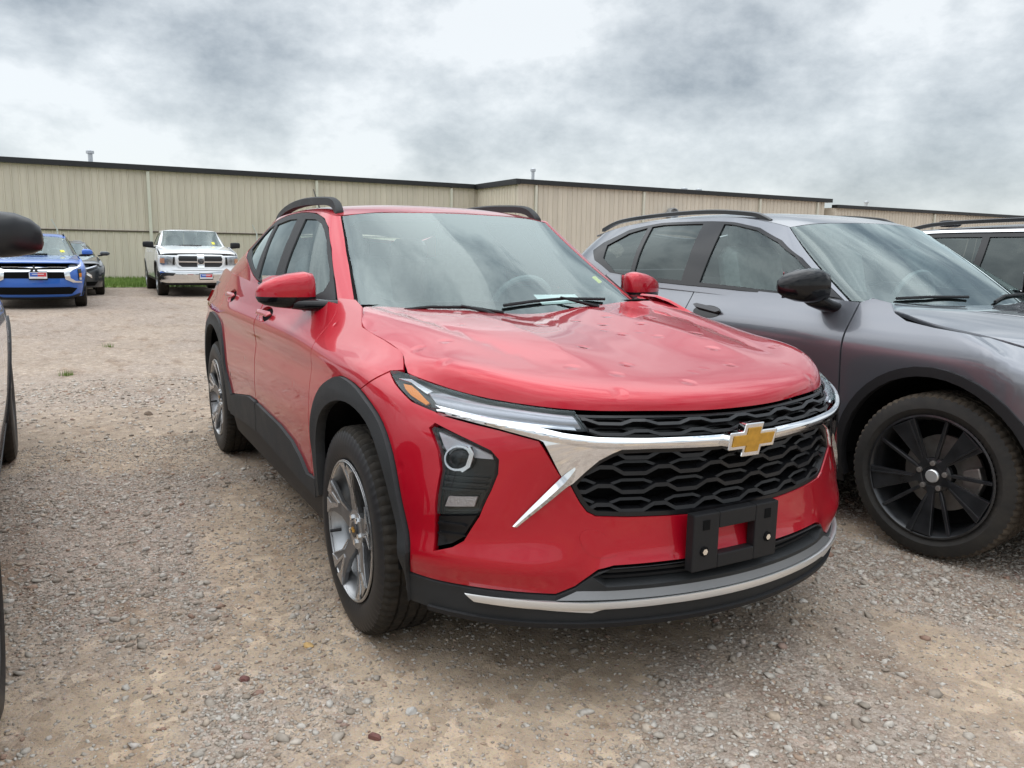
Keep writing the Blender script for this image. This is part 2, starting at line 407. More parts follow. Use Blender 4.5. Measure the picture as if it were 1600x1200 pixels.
def ground_mat(b,t,o):
    geo=N('ShaderNodeNewGeometry')
    P=geo.outputs['Position']
    at=N('ShaderNodeAttribute',attribute_name='sand')
    v=N('ShaderNodeTexVoronoi',Scale=70.,Randomness=1.);L(P,v.inputs['Vector'])
    v2=N('ShaderNodeTexVoronoi',Scale=190.,Randomness=1.);L(P,v2.inputs['Vector'])
    s1=N('ShaderNodeSeparateColor');L(v.outputs['Color'],s1.inputs[0]);s2=N('ShaderNodeSeparateColor');L(v2.outputs['Color'],s2.inputs[0])
    c1=ramp(N('ShaderNodeValToRGB'),[(0.,(0.184,0.138,0.107)),(.3,(0.293,0.238,0.192)),(.62,(0.375,0.318,0.265)),(.85,(0.467,0.408,0.358)),(1.,(0.300,0.191,0.142))]);L(s1.outputs[0],c1.inputs[0])
    c2=ramp(N('ShaderNodeValToRGB'),[(0.,(0.239,0.181,0.139)),(.5,(0.359,0.286,0.229)),(1.,(0.462,0.383,0.324))]);L(s2.outputs[1],c2.inputs[0])
    mg=N('ShaderNodeMix',data_type='RGBA');mg.inputs[0].default_value=.5;L(c1.outputs[0],mg.inputs[6]);L(c2.outputs[0],mg.inputs[7])
    nz=N('ShaderNodeTexNoise',Scale=9.,Detail=6.,Roughness=.65);L(P,nz.inputs['Vector'])
    nb=N('ShaderNodeTexNoise',Scale=260.,Detail=2.);L(P,nb.inputs['Vector'])
    sc_=ramp(N('ShaderNodeValToRGB'),[(.25,(0.413,0.307,0.212)),(.6,(0.536,0.416,0.300)),(.8,(0.588,0.476,0.360))]);L(nz.outputs[0],sc_.inputs[0])
    sp=N('ShaderNodeMix',data_type='RGBA',blend_type='MULTIPLY');sp.inputs[0].default_value=.55;L(sc_.outputs[0],sp.inputs[6]);L(nb.outputs['Color'],sp.inputs[7])
    sp2=N('ShaderNodeMix',data_type='RGBA');sp2.inputs[0].default_value=.6;L(sc_.outputs[0],sp2.inputs[6]);L(sp.outputs[2],sp2.inputs[7])
    # sand mask with ragged edges
    ed=N('ShaderNodeMath',operation='MULTIPLY_ADD');L(nz.outputs[0],ed.inputs[0]);ed.inputs[1].default_value=1.2;ed.inputs[2].default_value=-.62
    sm_=N('ShaderNodeMath',operation='ADD',use_clamp=True);L(at.outputs['Fac'],sm_.inputs[0]);L(ed.outputs[0],sm_.inputs[1])
    sp3=N('ShaderNodeMath',operation='GREATER_THAN');L(s2.outputs[2],sp3.inputs[0]);sp3.inputs[1].default_value=.82
    sm2=N('ShaderNodeMath',operation='MULTIPLY_ADD',use_clamp=True);L(sp3.outputs[0],sm2.inputs[0]);sm2.inputs[1].default_value=-.7;L(sm_.outputs[0],sm2.inputs[2])
    mm=N('ShaderNodeMix',data_type='RGBA');L(sm2.outputs[0],mm.inputs[0]);L(mg.outputs[2],mm.inputs[6]);L(sp2.outputs[2],mm.inputs[7])
    lg=N('ShaderNodeTexNoise',Scale=.35,Detail=4.,Roughness=.6);L(P,lg.inputs['Vector'])
    lr=N('ShaderNodeMapRange');L(lg.outputs[0],lr.inputs[0]);lr.inputs[1].default_value=.3;lr.inputs[2].default_value=.7;lr.inputs[3].default_value=.86;lr.inputs[4].default_value=1.12
    fm=N('ShaderNodeMix',data_type='RGBA',blend_type='MULTIPLY');fm.inputs[0].default_value=1.;L(mm.outputs[2],fm.inputs[6]);L(lr.outputs[0],fm.inputs[7])
    mk=N('ShaderNodeMapping');L(P,mk.inputs[0]);mk.inputs['Scale'].default_value=(.9,2.6,1);mk.inputs['Rotation'].default_value=(0,0,R(-24))
    dk=N('ShaderNodeTexNoise',Scale=1.6,Detail=7.,Roughness=.65);L(mk.outputs[0],dk.inputs['Vector'])
    dr=N('ShaderNodeMapRange');L(dk.outputs[0],dr.inputs[0]);dr.inputs[1].default_value=.53;dr.inputs[2].default_value=.68;dr.inputs[3].default_value=0.;dr.inputs[4].default_value=.75
    dm=N('ShaderNodeMix',data_type='RGBA',blend_type='MULTIPLY');L(dr.outputs[0],dm.inputs[0]);L(fm.outputs[2],dm.inputs[6]);dm.inputs[7].default_value=(.66,.58,.52,1)
    v3=N('ShaderNodeTexVoronoi',Scale=22.,Randomness=1.);L(P,v3.inputs['Vector']);s3=N('ShaderNodeSeparateColor');L(v3.outputs['Color'],s3.inputs[0])
    r3=ramp(N('ShaderNodeValToRGB'),[(0.,(.72,.70,.68)),(.12,(.92,.92,.92)),(.8,(1.04,1.04,1.04)),(1.,(1.3,1.3,1.3))]);L(s3.outputs[0],r3.inputs[0])
    f3=N('ShaderNodeMix',data_type='RGBA',blend_type='MULTIPLY');f3.inputs[0].default_value=.85;L(dm.outputs[2],f3.inputs[6]);L(r3.outputs[0],f3.inputs[7])
    L(f3.outputs[2],b.inputs['Base Color'])
    h1=N('ShaderNodeMath',operation='MULTIPLY_ADD');L(v.outputs['Distance'],h1.inputs[0]);h1.inputs[1].default_value=-.9;L(s1.outputs[1],h1.inputs[2])
    inv_=N('ShaderNodeMath',operation='SUBTRACT',use_clamp=True);inv_.inputs[0].default_value=1.1;L(sm2.outputs[0],inv_.inputs[1])
    h2=N('ShaderNodeMath',operation='MULTIPLY');L(h1.outputs[0],h2.inputs[0]);L(inv_.outputs[0],h2.inputs[1])
    h3=N('ShaderNodeMath',operation='MULTIPLY_ADD');L(nb.outputs[0],h3.inputs[0]);h3.inputs[1].default_value=.35;L(h2.outputs[0],h3.inputs[2])
    bu=N('ShaderNodeBump',Strength=.75,Distance=.012);L(h3.outputs[0],bu.inputs['Height']);L(bu.outputs[0],b.inputs['Normal'])
M_ground=mat('gravel_lot',rough=.95,spec=.2,build=ground_mat)
def grid_xy(xs,ys,name,m,zoff=0.,hf=True):
    X,Y=np.meshgrid(xs,ys,indexing='ij');Z=np.where(True,(height(X,Y) if hf else 0*X),0)+zoff
    v=np.stack([X.ravel(),Y.ravel(),Z.ravel()],1);nx,ny=X.shape
    a=(np.arange(nx-1)[:,None]*ny+np.arange(ny-1)[None,:]).ravel()
    f=np.stack([a,a+ny,a+ny+1,a+1],1)
    me=bpy.data.meshes.new(name);me.vertices.add(len(v));me.vertices.foreach_set('co',v.ravel())
    me.loops.add(f.size);me.loops.foreach_set('vertex_index',f.ravel().astype(np.int32));me.polygons.add(len(f))
    me.polygons.foreach_set('loop_start',np.arange(0,f.size,4,dtype=np.int32));me.polygons.foreach_set('loop_total',np.full(len(f),4,np.int32))
    me.polygons.foreach_set('use_smooth',np.ones(len(f),bool));me.update(calc_edges=True);me.materials.append(m)
    s=sand(v[:,0],v[:,1]);A=me.attributes.new('sand','FLOAT','POINT');A.data.foreach_set('value',s.astype(np.float32))
    o=bpy.data.objects.new(name,me);col.objects.link(o);return o
xs=np.r_[-400,-200,-120,-80,-60,-45,np.arange(-36,-10,.4),np.arange(-10,-2.5,.12),np.arange(-2.5,3.2,.04),np.arange(3.2,12,.4),20,40,80,160]
ys=np.r_[-200,-100,-50,-25,np.arange(-14,-6,.4),np.arange(-6,-2.6,.12),np.arange(-2.6,3.0,.04),np.arange(3.0,8,.12),np.arange(8,22,.5),30,45,70,120,220]
g=grid_xy(xs,ys,'gravel_ground',M_ground);tag(g,kind='structure')
# ------------------------------------------------------------------ loose stones (real geometry near the cars)
def stone_mat(b,t,o):
    ge=N('ShaderNodeNewGeometry')
    rp=ramp(N('ShaderNodeValToRGB'),[(0.,(0.256,0.212,0.169)),(.25,(0.347,0.300,0.250)),(.5,(0.420,0.375,0.323)),(.72,(0.484,0.446,0.399)),(.86,(0.401,0.309,0.225)),(.93,(0.264,0.164,0.123)),(1.,(0.557,0.516,0.467))])
    L(ge.outputs['Random Per Island'],rp.inputs[0])
    nz=N('ShaderNodeTexNoise',Scale=60.,Detail=4.);L(t.outputs['Object'],nz.inputs['Vector'])
    mr=N('ShaderNodeMapRange');L(nz.outputs[0],mr.inputs[0]);mr.inputs[1].default_value=.3;mr.inputs[2].default_value=.7;mr.inputs[3].default_value=.8;mr.inputs[4].default_value=1.12
    mu=N('ShaderNodeMix',data_type='RGBA',blend_type='MULTIPLY');mu.inputs[0].default_value=1.;L(rp.outputs[0],mu.inputs[6]);L(mr.outputs[0],mu.inputs[7]);L(mu.outputs[2],b.inputs['Base Color'])
M_stone=mat('crushed_stone',rough=.9,spec=.25,build=stone_mat)
def ico():
    t=(1+5**.5)/2
    v=np.array([(-1,t,0),(1,t,0),(-1,-t,0),(1,-t,0),(0,-1,t),(0,1,t),(0,-1,-t),(0,1,-t),(t,0,-1),(t,0,1),(-t,0,-1),(-t,0,1)],float);v/=np.linalg.norm(v[0])
    f=np.array([(0,11,5),(0,5,1),(0,1,7),(0,7,10),(0,10,11),(1,5,9),(5,11,4),(11,10,2),(10,7,6),(7,1,8),(3,9,4),(3,4,2),(3,2,6),(3,6,8),(3,8,9),(4,9,5),(2,4,11),(6,2,10),(8,6,7),(9,8,1)])
    return v,f
def stones(name,n,dmin,dmax,smin,smax,power=2.2,keep=.12,lab=''):
    cx,cy=2.508,-1.661
    u=rng.random(n*4);r=np.sqrt(dmin**2+(dmax**2-dmin**2)*u);a=2.636+(rng.random(n*4)-.5)*1.36
    x=cx+r*np.cos(a);y=cy+r*np.sin(a)
    p=1-(1-keep)*np.clip(sand(x,y)*1.15,0,1)
    p*=np.clip(.35+1.6*(fbm(x*1.7+5,y*1.7)-.28),.05,1)
    k=np.nonzero(rng.random(n*4)<p)[0][:n];x,y=x[k],y[k];m=len(k)
    sz=smin+(smax-smin)*rng.random(m)**power
    iv,jf=ico();V=iv[None]*(1+.42*(rng.random((m,12,1))-.5)*2)+.22*(rng.random((m,12,3))-.5)
    dim=np.stack([np.ones(m),(.5+.45*rng.random(m)),(.25+.35*rng.random(m))],1)*sz[:,None]
    V=V*dim[:,None,:]
    # tilt then spin
    tl=(rng.random(m)-.5)*.9;c,s=np.cos(tl),np.sin(tl);vx=V[...,0]*c[:,None]+V[...,2]*s[:,None];vz=-V[...,0]*s[:,None]+V[...,2]*c[:,None];V=np.stack([vx,V[...,1],vz],-1)
    an=rng.random(m)*6.283;c,s=np.cos(an),np.sin(an);vx=V[...,0]*c[:,None]-V[...,1]*s[:,None];vy=V[...,0]*s[:,None]+V[...,1]*c[:,None]
    z=height(x,y)+dim[:,2]*(.05+.35*rng.random(m))
    V=np.stack([vx+x[:,None],vy+y[:,None],V[...,2]+z[:,None]],-1).reshape(-1,3)
    F=(jf[None]+12*np.arange(m)[:,None,None]).reshape(-1,3)
    me=bpy.data.meshes.new(name);me.vertices.add(len(V));me.vertices.foreach_set('co',V.ravel())
    me.loops.add(F.size);me.loops.foreach_set('vertex_index',F.ravel().astype(np.int32));me.polygons.add(len(F))
    me.polygons.foreach_set('loop_start',np.arange(0,F.size,3,dtype=np.int32));me.polygons.foreach_set('loop_total',np.full(len(F),3,np.int32));me.update(calc_edges=True)
    me.materials.append(M_stone);o=bpy.data.objects.new(name,me);col.objects.link(o)
    return tag(o,lab,'gravel',kind='stuff')
stones('fine_gravel',84000,1.3,5.8,.003,.0095,1.5,.42,'fine pale gravel grains scattered over the sandy lot')
stones('coarse_gravel',19000,1.3,8.5,.007,.022,2.6,.10,'loose crushed stones lying on the sandy lot')
# a few single rocks one can pick out
M_rock=mat('rock_grey',(.45,.43,.40),.9,noise=(30,.2),bump=(40,.5));M_rockr=mat('rock_red',(.16,.07,.06),.9,noise=(30,.25),bump=(40,.5));M_rockb=mat('rock_brown',(.11,.075,.05),.9,noise=(30,.25),bump=(40,.5));M_rocky=mat('rock_ochre',(.50,.32,.13),.9,noise=(30,.2),bump=(40,.5))
def rock(x,y,dims,rz,m,label,seed):
    bm=bmesh.new();bmesh.ops.create_icosphere(bm,subdivisions=2,radius=1.);rr=random.Random(seed)
    ax=[(Vector((rr.uniform(-1,1),rr.uniform(-1,1),rr.uniform(-.6,1))).normalized(),rr.uniform(.55,.85)) for _ in range(9)]
    for v in bm.verts:
        for d,h in ax:
            e=v.co.dot(d)-h
            if e>0:v.co-=d*e
        v.co.x*=dims[0];v.co.y*=dims[1];v.co.z*=dims[2]
    me=bpy.data.meshes.new('rock');bm.to_mesh(me);bm.free();me.materials.append(m)
    o=bpy.data.objects.new('rock',me);col.objects.link(o);o.location=(x,y,float(height(np.array([x]),np.array([y]))[0])+dims[2]*.35);o.rotation_euler=(0,0,rz)
    return tag(o,label,'rock')

rock(.189,-1.277,(.020,.016,.013),.4,M_rockr,'small dark red stone lying on the pale gravel patch by the front wheel',1)
rock(.645,-1.026,(.022,.015,.014),1.1,M_rockr,'dark red stone on the gravel before the lower bumper corner',2)
rock(-4.067,-1.186,(.055,.03,.02),.3,M_rockb,'flat brown clod alone on the gravel between the white SUV and the red car',3)
rock(.577,-.896,(.020,.017,.014),2.0,M_rock,'pale grey chip of stone before the red bumper',4)
rock(.073,-1.053,(.020,.014,.011),.9,M_rocky,'ochre yellow stone chip beside the front tyre',5)
# ------------------------------------------------------------------ metal building
def siding(b,t,o):
    oi=N('ShaderNodeObjectInfo');ge=N('ShaderNodeNewGeometry')
    mp_=N('ShaderNodeMapping');L(ge.outputs['Position'],mp_.inputs[0]);mp_.inputs['Scale'].default_value=(1.,3.,.35)
    nz=N('ShaderNodeTexNoise',Scale=1.1,Detail=6.,Roughness=.65);L(mp_.outputs[0],nz.inputs['Vector'])
    a=N('ShaderNodeMapRange');L(nz.outputs[0],a.inputs[0]);a.inputs[1].default_value=.3;a.inputs[2].default_value=.7;a.inputs[3].default_value=.90;a.inputs[4].default_value=1.06
    r_=N('ShaderNodeMapRange');L(oi.outputs['Random'],r_.inputs[0]);r_.inputs[3].default_value=.955;r_.inputs[4].default_value=1.035
    m_=N('ShaderNodeMath',operation='MULTIPLY');L(a.outputs[0],m_.inputs[0]);L(r_.outputs[0],m_.inputs[1])
    x_=N('ShaderNodeMix',data_type='RGBA',blend_type='MULTIPLY');x_.inputs[0].default_value=1.;x_.inputs[6].default_value=(.60,.53,.435,1);L(m_.outputs[0],x_.inputs[7]);L(x_.outputs[2],b.inputs['Base Color'])
M_siding=mat('beige_metal_siding',(.60,.53,.435),.5,spec=.4,build=siding);M_trim=mat('black_roof_trim',(.009,.009,.010),.5);M_spout=mat('pale_downspout',(.58,.56,.47),.5,noise=(3,.05));M_roofm=mat('roof_metal',(.30,.30,.30),.5);M_galv=mat('galvanised_pipe',(.42,.44,.46),.4,.6,noise=(8,.1));M_flash=mat('brown_flashing',(.07,.05,.035),.6)
M_lampm=mat('dark_lamp_housing',(.03,.03,.03),.5)
PW=.245
def panel_mesh(h):
    # flat pan with a raised rib on one edge, facing +x; local: y across, z up
    pr=[(0,0),(.0,.0),(.014,.028),(.040,.028),(.054,0),(PW-.002,0)]
    pr=pr[1:];v=[];f=[]
    for z in(0,h):
        v+=[(x,y,z) for y,x in pr]
    n=len(pr)
    for i in range(n-1):f.append((i,i+1,n+i+1,n+i))
    me=bpy.data.meshes.new('siding_panel');me.from_pydata(v,[],f);me.materials.append(M_siding);me.update();return me
def wall_panels(parent,x0,y0,length,z0,z1,rz,shift=0.):
    me=panel_mesh(z1-z0);n=int(length/PW);c,s=math.cos(rz),math.sin(rz)
    for i in range(n):
        t=i*PW+shift
        o=bpy.data.objects.new('panel',me);col.objects.link(o);o.parent=parent
        o.location=(x0-s*t,y0+c*t,z0);o.rotation_euler=(0,0,rz)
def slab(parent,name,m,x0,x1,y0,y1,z0,z1):
    return MB().box(((x0+x1)/2,(y0+y1)/2,(z0+z1)/2),(x1-x0,y1-y0,z1-z0)).obj(name,m,parent)
def spout(parent,x,y,h):
    MB().box((x+.06,y,h/2),(.10,.11,h-.1)).obj('downspout',M_spout,parent)
def flue(parent,x,y,z0,z1,r=.09):
    MB().lathe([(r,z0),(r,z1-.12),(r*1.7,z1-.10),(r*1.7,z1),(0,z1+.06)],16,'z',(x,y,0)).obj('flue_pipe',M_galv,parent,smooth=True)
b1=empty('metal_building',(0,0,0),label='long beige ribbed metal building with black roof trim behind the white truck',cat='building')
X1=-31.0;HT=4.02
slab(b1,'wall_core',M_siding,X1-14,X1-.012,-13,14.9,-.1,HT)
wall_panels(b1,X1,-11.1,26.0,1.78,HT,0,.1);wall_panels(b1,X1,-11.1,26.0,.0,1.74,0,.0)
slab(b1,'seam_flashing',M_flash,X1-.01,X1+.045,-13,14.85,1.735,1.785)
slab(b1,'roof_trim',M_trim,X1-.2,X1+.16,-13.2,14.72,HT-.02,HT+.17)
slab(b1,'roof',M_roofm,X1-14.2,X1-.2,-13.2,14.8,HT+.02,HT+.12)
for y in(1.22,7.55,13.6):spout(b1,X1,y,HT)
flue(b1,X1-3.0,-.55,HT,HT+.85,.085);flue(b1,X1-5,8.6,HT,HT+.62,.06)
b2=empty('metal_building',(0,0,0),label='beige ribbed metal building wing with wall lamp and round vent hood',cat='building')
X2=-27.2
slab(b2,'wall_core',M_siding,X2-14,X2-.012,14.91,33.3,-.1,HT)
wall_panels(b2,X2,14.9,18.4,0,HT,0)
wall_panels(b2,X1+.2,14.895,3.55,0,HT,-math.pi/2)
slab(b2,'roof_trim',M_trim,X2-.2,X2+.16,14.95,33.7,HT-.02,HT+.17)
slab(b2,'roof_trim',M_trim,X1-.2,X2+.16,14.74,14.94,HT-.05,HT+.17)
slab(b2,'roof',M_roofm,X2-14,X2-.2,14.95,33.5,HT+.02,HT+.12)
for y in(15.75,21.4,28.6,32.7):spout(b2,X2,y,HT)
flue(b2,X2-2.2,16.9,HT,HT+.85,.07);flue(b2,X2-4,27.2,HT,HT+.62,.10);flue(b2,X2-4,28.2,HT,HT+.62,.10)
v=MB().lathe([(.0,.02),(.24,.02),(.27,.10),(.27,.34),(.24,.34),(.24,.12),(0,.12)],24,'x',(X2+.03,22.95,3.05)).obj('vent_hood',M_galv,b2,smooth=True)
MB().box((-29.4,14.72,2.75),(.22,.20,.20),.02).box((-29.4,14.84,2.80),(.08,.1,.1)).obj('wall_lamp',M_lampm,b2)
b3=empty('metal_building',(0,0,0),label='lower beige metal building stretching away beyond the dark SUV',cat='building')
X3=-26.9;H3=3.74
slab(b3,'wall_core',M_siding,X3-10,X3-.012,33.72,75,-.1,H3)
wall_panels(b3,X3,33.75,40,0,H3,0)
slab(b3,'roof_trim',M_trim,X3-.2,X3+.16,33.72,75,H3-.02,H3+.15)
for y in(42,52,62):spout(b3,X3,y,H3)
flue(b3,X3-3,40.0,H3,H3+.7,.08)
# ------------------------------------------------------------------ grass verge along the wall
def grass_mat(b,t,o):
    ge=N('ShaderNodeNewGeometry');nz=N('ShaderNodeTexNoise',Scale=1.6,Detail=5.);L(ge.outputs['Position'],nz.inputs['Vector'])
    rp=ramp(N('ShaderNodeValToRGB'),[(.3,(.085,.145,.028)),(.55,(.145,.21,.05)),(.75,(.21,.25,.08))]);L(nz.outputs[0],rp.inputs[0]);L(rp.outputs[0],b.inputs['Base Color'])
M_grass=mat('grass',rough=.8,spec=.2,build=grass_mat)
def blades(name,x,y,h,w,label,kind='stuff',cat='grass'):
    n=len(x);a=rng.random(n)*6.283;ln=(rng.random(n)-.5)*.9
    ca,sa=np.cos(a),np.sin(a);z0=height(x,y)-.01 if n<2000 else 0*x
    p0=np.stack([x-ca*w,y-sa*w,z0],1);p1=np.stack([x+ca*w,y+sa*w,z0],1);p2=np.stack([x-sa*ln*h,y+ca*ln*h,z0+h],1)
    V=np.stack([p0,p1,p2],1).reshape(-1,3);F=np.arange(3*n).reshape(-1,3)
    me=bpy.data.meshes.new(name);me.from_pydata(V.tolist(),[],F.tolist());me.materials.append(M_grass)
    o=bpy.data.objects.new(name,me);col.objects.link(o);return tag(o,label,cat,kind=kind)
vg=grid_xy(np.linspace(-31,-24.2,12),np.linspace(-13,15,40),'grass_verge',M_grass,.012);tag(vg,kind='structure')
n=42000;gx=-30.98+rng.random(n)*7.0;gy=-12+26*rng.random(n);k=gx<-24.35+.35*fbm(gy*1.5,gy*.3+3)
gx,gy=gx[k],gy[k]
blades('grass',gx,gy,(.06+.10*rng.random(len(gx))),.012,'mown green grass strip along the foot of the metal wall')
for (wx,wy,nn,r_,lab) in [(-6.41,-1.73,70,.07,'small green weed tuft alone in the open gravel'),(-8.72,-1.26,40,.07,'faint dry weed tuft farther out in the gravel')]:
    a=rng.random(nn)*6.283;q=rng.random(nn)**.7*r_;blades('weed',wx+q*np.cos(a),wy+q*np.sin(a),.03+.05*rng.random(nn),.004,lab,None,'weed')
# fence posts in front of the wall: pale posts with slanted barbed-wire arms
M_post=mat('fence_post',(.55,.56,.54),.5,.3)
for y,lb in((-1.85,'thin pale fence post with a slanted arm behind the dark sedan'),(4.9,'thin pale fence post with a slanted arm past the white pickup'),(11.5,'thin pale fence post with a slanted arm by the corner of the metal wall')):
    f_=empty('fence_post',(X1+1.0,y,0),label=lb,cat='post',group='fence posts along the metal wall')
    MB().tube([(0,0,0),(0,0,1.75)],.03,8).obj('post',M_post,f_,True);MB().tube([(0,0,1.75),(.02,-.16,2.1)],.018,6).obj('arm',M_post,f_,True)
# ------------------------------------------------------------------ wheels (outer face looks to -y)
def dusty(dust,amt):
    def f(b,t,o):
        nz=N('ShaderNodeTexNoise',Scale=9.,Detail=6.,Roughness=.7);L(t.outputs['Object'],nz.inputs['Vector'])
        mr=N('ShaderNodeMapRange');L(nz.outputs[0],mr.inputs[0]);mr.inputs[1].default_value=.42;mr.inputs[2].default_value=.72;mr.inputs[3].default_value=amt*.25;mr.inputs[4].default_value=amt
        mx_=N('ShaderNodeMix',data_type='RGBA');L(mr.outputs[0],mx_.inputs[0]);mx_.inputs[6].default_value=b.inputs['Base Color'].default_value;mx_.inputs[7].default_value=(*dust,1);L(mx_.outputs[2],b.inputs['Base Color'])
    return f
M_rubber=mat('tyre_sidewall',(.012,.012,.013),.5,spec=.4,build=dusty((.06,.052,.045),.12));M_tread=mat('tyre_tread',(.013,.0125,.012),.85,spec=.2,build=dusty((.16,.125,.085),.22))
M_rubber_d=mat('dusty_tyre_sidewall',(.016,.0155,.015),.7,spec=.3,build=dusty((.10,.085,.065),.24));M_tread_d=mat('dusty_tyre_tread',(.02,.018,.016),.9,spec=.2,build=dusty((.20,.155,.11),.5))
M_machined=mat('machined_alloy',(.62,.62,.62),.28,1.,noise=(20,.05));M_alloy=mat('grey_alloy',(.33,.335,.34),.33,.85,coat=.4);M_spoke=mat('grey_spoke',(.15,.15,.152),.35,.7,coat=.3);M_alloyd=mat('dark_alloy',(.07,.07,.073),.4,.6);M_blackrim=mat('black_alloy',(.018,.019,.021),.35,.3,coat=.5,coat_rough=.2,noise=(14,.4))
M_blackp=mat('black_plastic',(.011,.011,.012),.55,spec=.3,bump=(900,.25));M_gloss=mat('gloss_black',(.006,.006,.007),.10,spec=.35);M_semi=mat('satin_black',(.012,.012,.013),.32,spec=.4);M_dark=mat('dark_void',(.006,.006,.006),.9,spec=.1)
M_chrome=mat('chrome',(.80,.81,.82),.06,1.);M_silver=mat('silver_paint',(.68,.68,.67),.30,.7,coat=.3);M_gold=mat('gold_emblem',(.50,.265,.035),.42,.35,noise=(60,.15));M_steel=mat('brake_steel',(.30,.28,.26),.45,.8,noise=(20,.2))
def tyre(parent,Rt,w,rl,m_side,m_tread,n=216):
    h=w/2;dr=Rt-rl
    prof=[(rl-.003,-h*.86),(rl+.012,-h*.95),(rl+dr*.30,-h*1.03),(rl+dr*.62,-h*1.0),(rl+dr*.86,-h*.92),(Rt-.006,-h*.83)]
    tr=[(-.80,0),(-.70,1),(-.58,1)]
    tread=[(Rt-.002,-h*.78),(Rt,-h*.62)]
    for g in(-.50,-.17,.17,.50):
        a=.045
        tread+=[(Rt,h*(g-a)),(Rt-.009,h*(g-a*.7)),(Rt-.009,h*(g+a*.7)),(Rt,h*(g+a))]
    tread+=[(Rt,h*.62),(Rt-.002,h*.78)]
    full=prof+tread+[(r,-o) for r,o in prof[::-1]]
    m=len(full);V=[];F=[];MI=[]
    for k in range(n):
        th=2*math.pi*k/n;c,s=math.cos(th),math.sin(th);notch=(k%3==0);lat=(k%4==0)
        for i,(r,o) in enumerate(full):
            q=abs(o)/h
            if notch and .60<q<.93:r=r-.007
            elif lat and q<.6 and r>Rt-.004:r=r-.004
            V.append((r*c,o,r*s))
    for k in range(n):
        j=(k+1)%n
        for i in range(m-1):
            F.append((k*m+i,k*m+i+1,j*m+i+1,j*m+i));MI.append(1 if 4<=i<m-6 else 0)
    o=mesh_obj('tyre',V,F,None,parent,mats=[m_side,m_tread],fmat=MI,smooth=True);o.data.set_sharp_from_angle(angle=R(32));return o
def polar(poly,n=1):
    return [(r*math.cos(a),r*math.sin(a)) for r,a in poly]
def fnY(y0):return lambda a,b,h:(a,y0-h,b)
def disc(mb,r,y0,d,n=24,mi=0,c=(0,0)):
    return mb.prism([(c[0]+r*math.cos(2*math.pi*k/n),c[1]+r*math.sin(2*math.pi*k/n)) for k in range(n)],fnY(y0),d,mi)
def wheel_red():
    w=empty('wheel')
    tyre(w,.350,.225,.236,M_rubber,M_tread)
    rim=MB().lathe([(.236,-.104),(.238,-.110),(.231,-.112),(.226,-.104),(.215,-.085),(.205,-.03),(.200,.06),(.215,.09),(.232,.10)],72).obj('rim',M_alloy,w,smooth=True)
    MB().lathe([(.2385,-.108),(.2325,-.1125),(.2265,-.106)],72).obj('rim_edge',M_machined,w,smooth=True)
    D=math.pi*2/5
    for k in range(5):
        a0=math.pi/2+k*D+.06
        # broad twisted spoke with a step
        p=[(.060,a0-.55),(.085,a0-.30),(.14,a0-.20),(.185,a0-.28),(.228,a0-.33),(.228,a0+.27),(.19,a0+.20),(.13,a0+.20),(.085,a0+.42),(.060,a0+.55)]
        q=polar(p);nq=len(q)
        def fz(a,b,h):
            r=math.hypot(a,b);return (a,-.062-.034*(r/.23)**1.5-h,b)
        MB().prism(q,fz,.018).obj('spoke',M_spoke,w,bevel=.003)
        # machined V at the outer end and a long blade on one flank
        for pp in ([(.228,a0-.33),(.232,a0-.10),(.155,a0-.06),(.150,a0-.11),(.205,a0-.16),(.212,a0-.24)],
                   [(.232,a0+.02),(.228,a0+.27),(.210,a0+.18),(.150,a0+.0),(.150,a0-.09),(.158,a0-.06),(.205,a0+.06)],
                   [(.205,a0-.30),(.222,a0-.33),(.15,a0-.235),(.095,a0-.33),(.085,a0-.30),(.14,a0-.20)]):
            MB().prism(polar(pp),lambda a,b,h:(a,-.0805-.034*(math.hypot(a,b)/.23)**1.5-h,b),.003).obj('machined_face',M_machined,w)
    hub=disc(MB(),.068,-.055,.032,30);hub.obj('hub',M_alloy,w,bevel=.004)
    for k in range(5):
        a=math.pi/2+.06+k*D+D/2;disc(MB(),.0105,-.080,.014,6,0,(.044*math.cos(a),.044*math.sin(a))).obj('lug_nut',M_chrome,w)
    cap=MB();disc(cap,.027,-.086,.008,24);co=cap.obj('centre_cap',M_alloyd,w,bevel=.002)
    MB().prism([(-.017,-.004),(-.006,-.004),(-.006,-.009),(.006,-.009),(.006,-.004),(.017,-.004),(.017,.004),(.006,.004),(.006,.009),(-.006,.009),(-.006,.004),(-.017,.004)],fnY(-.0945),.002).obj('cap_emblem',M_gold,w)
    MB().lathe([(.0,.02),(.15,.02),(.15,.035),(0,.035)],40).obj('brake_disc',M_steel,w,smooth=True)
    MB().tube([(-.17,-.085,-.055),(-.185,-.12,-.06)],.006,8).obj('valve',M_blackp,w)
    MB().lathe([(0,.06),(.205,.06)],40).obj('wheel_back',M_dark,w)
    return w
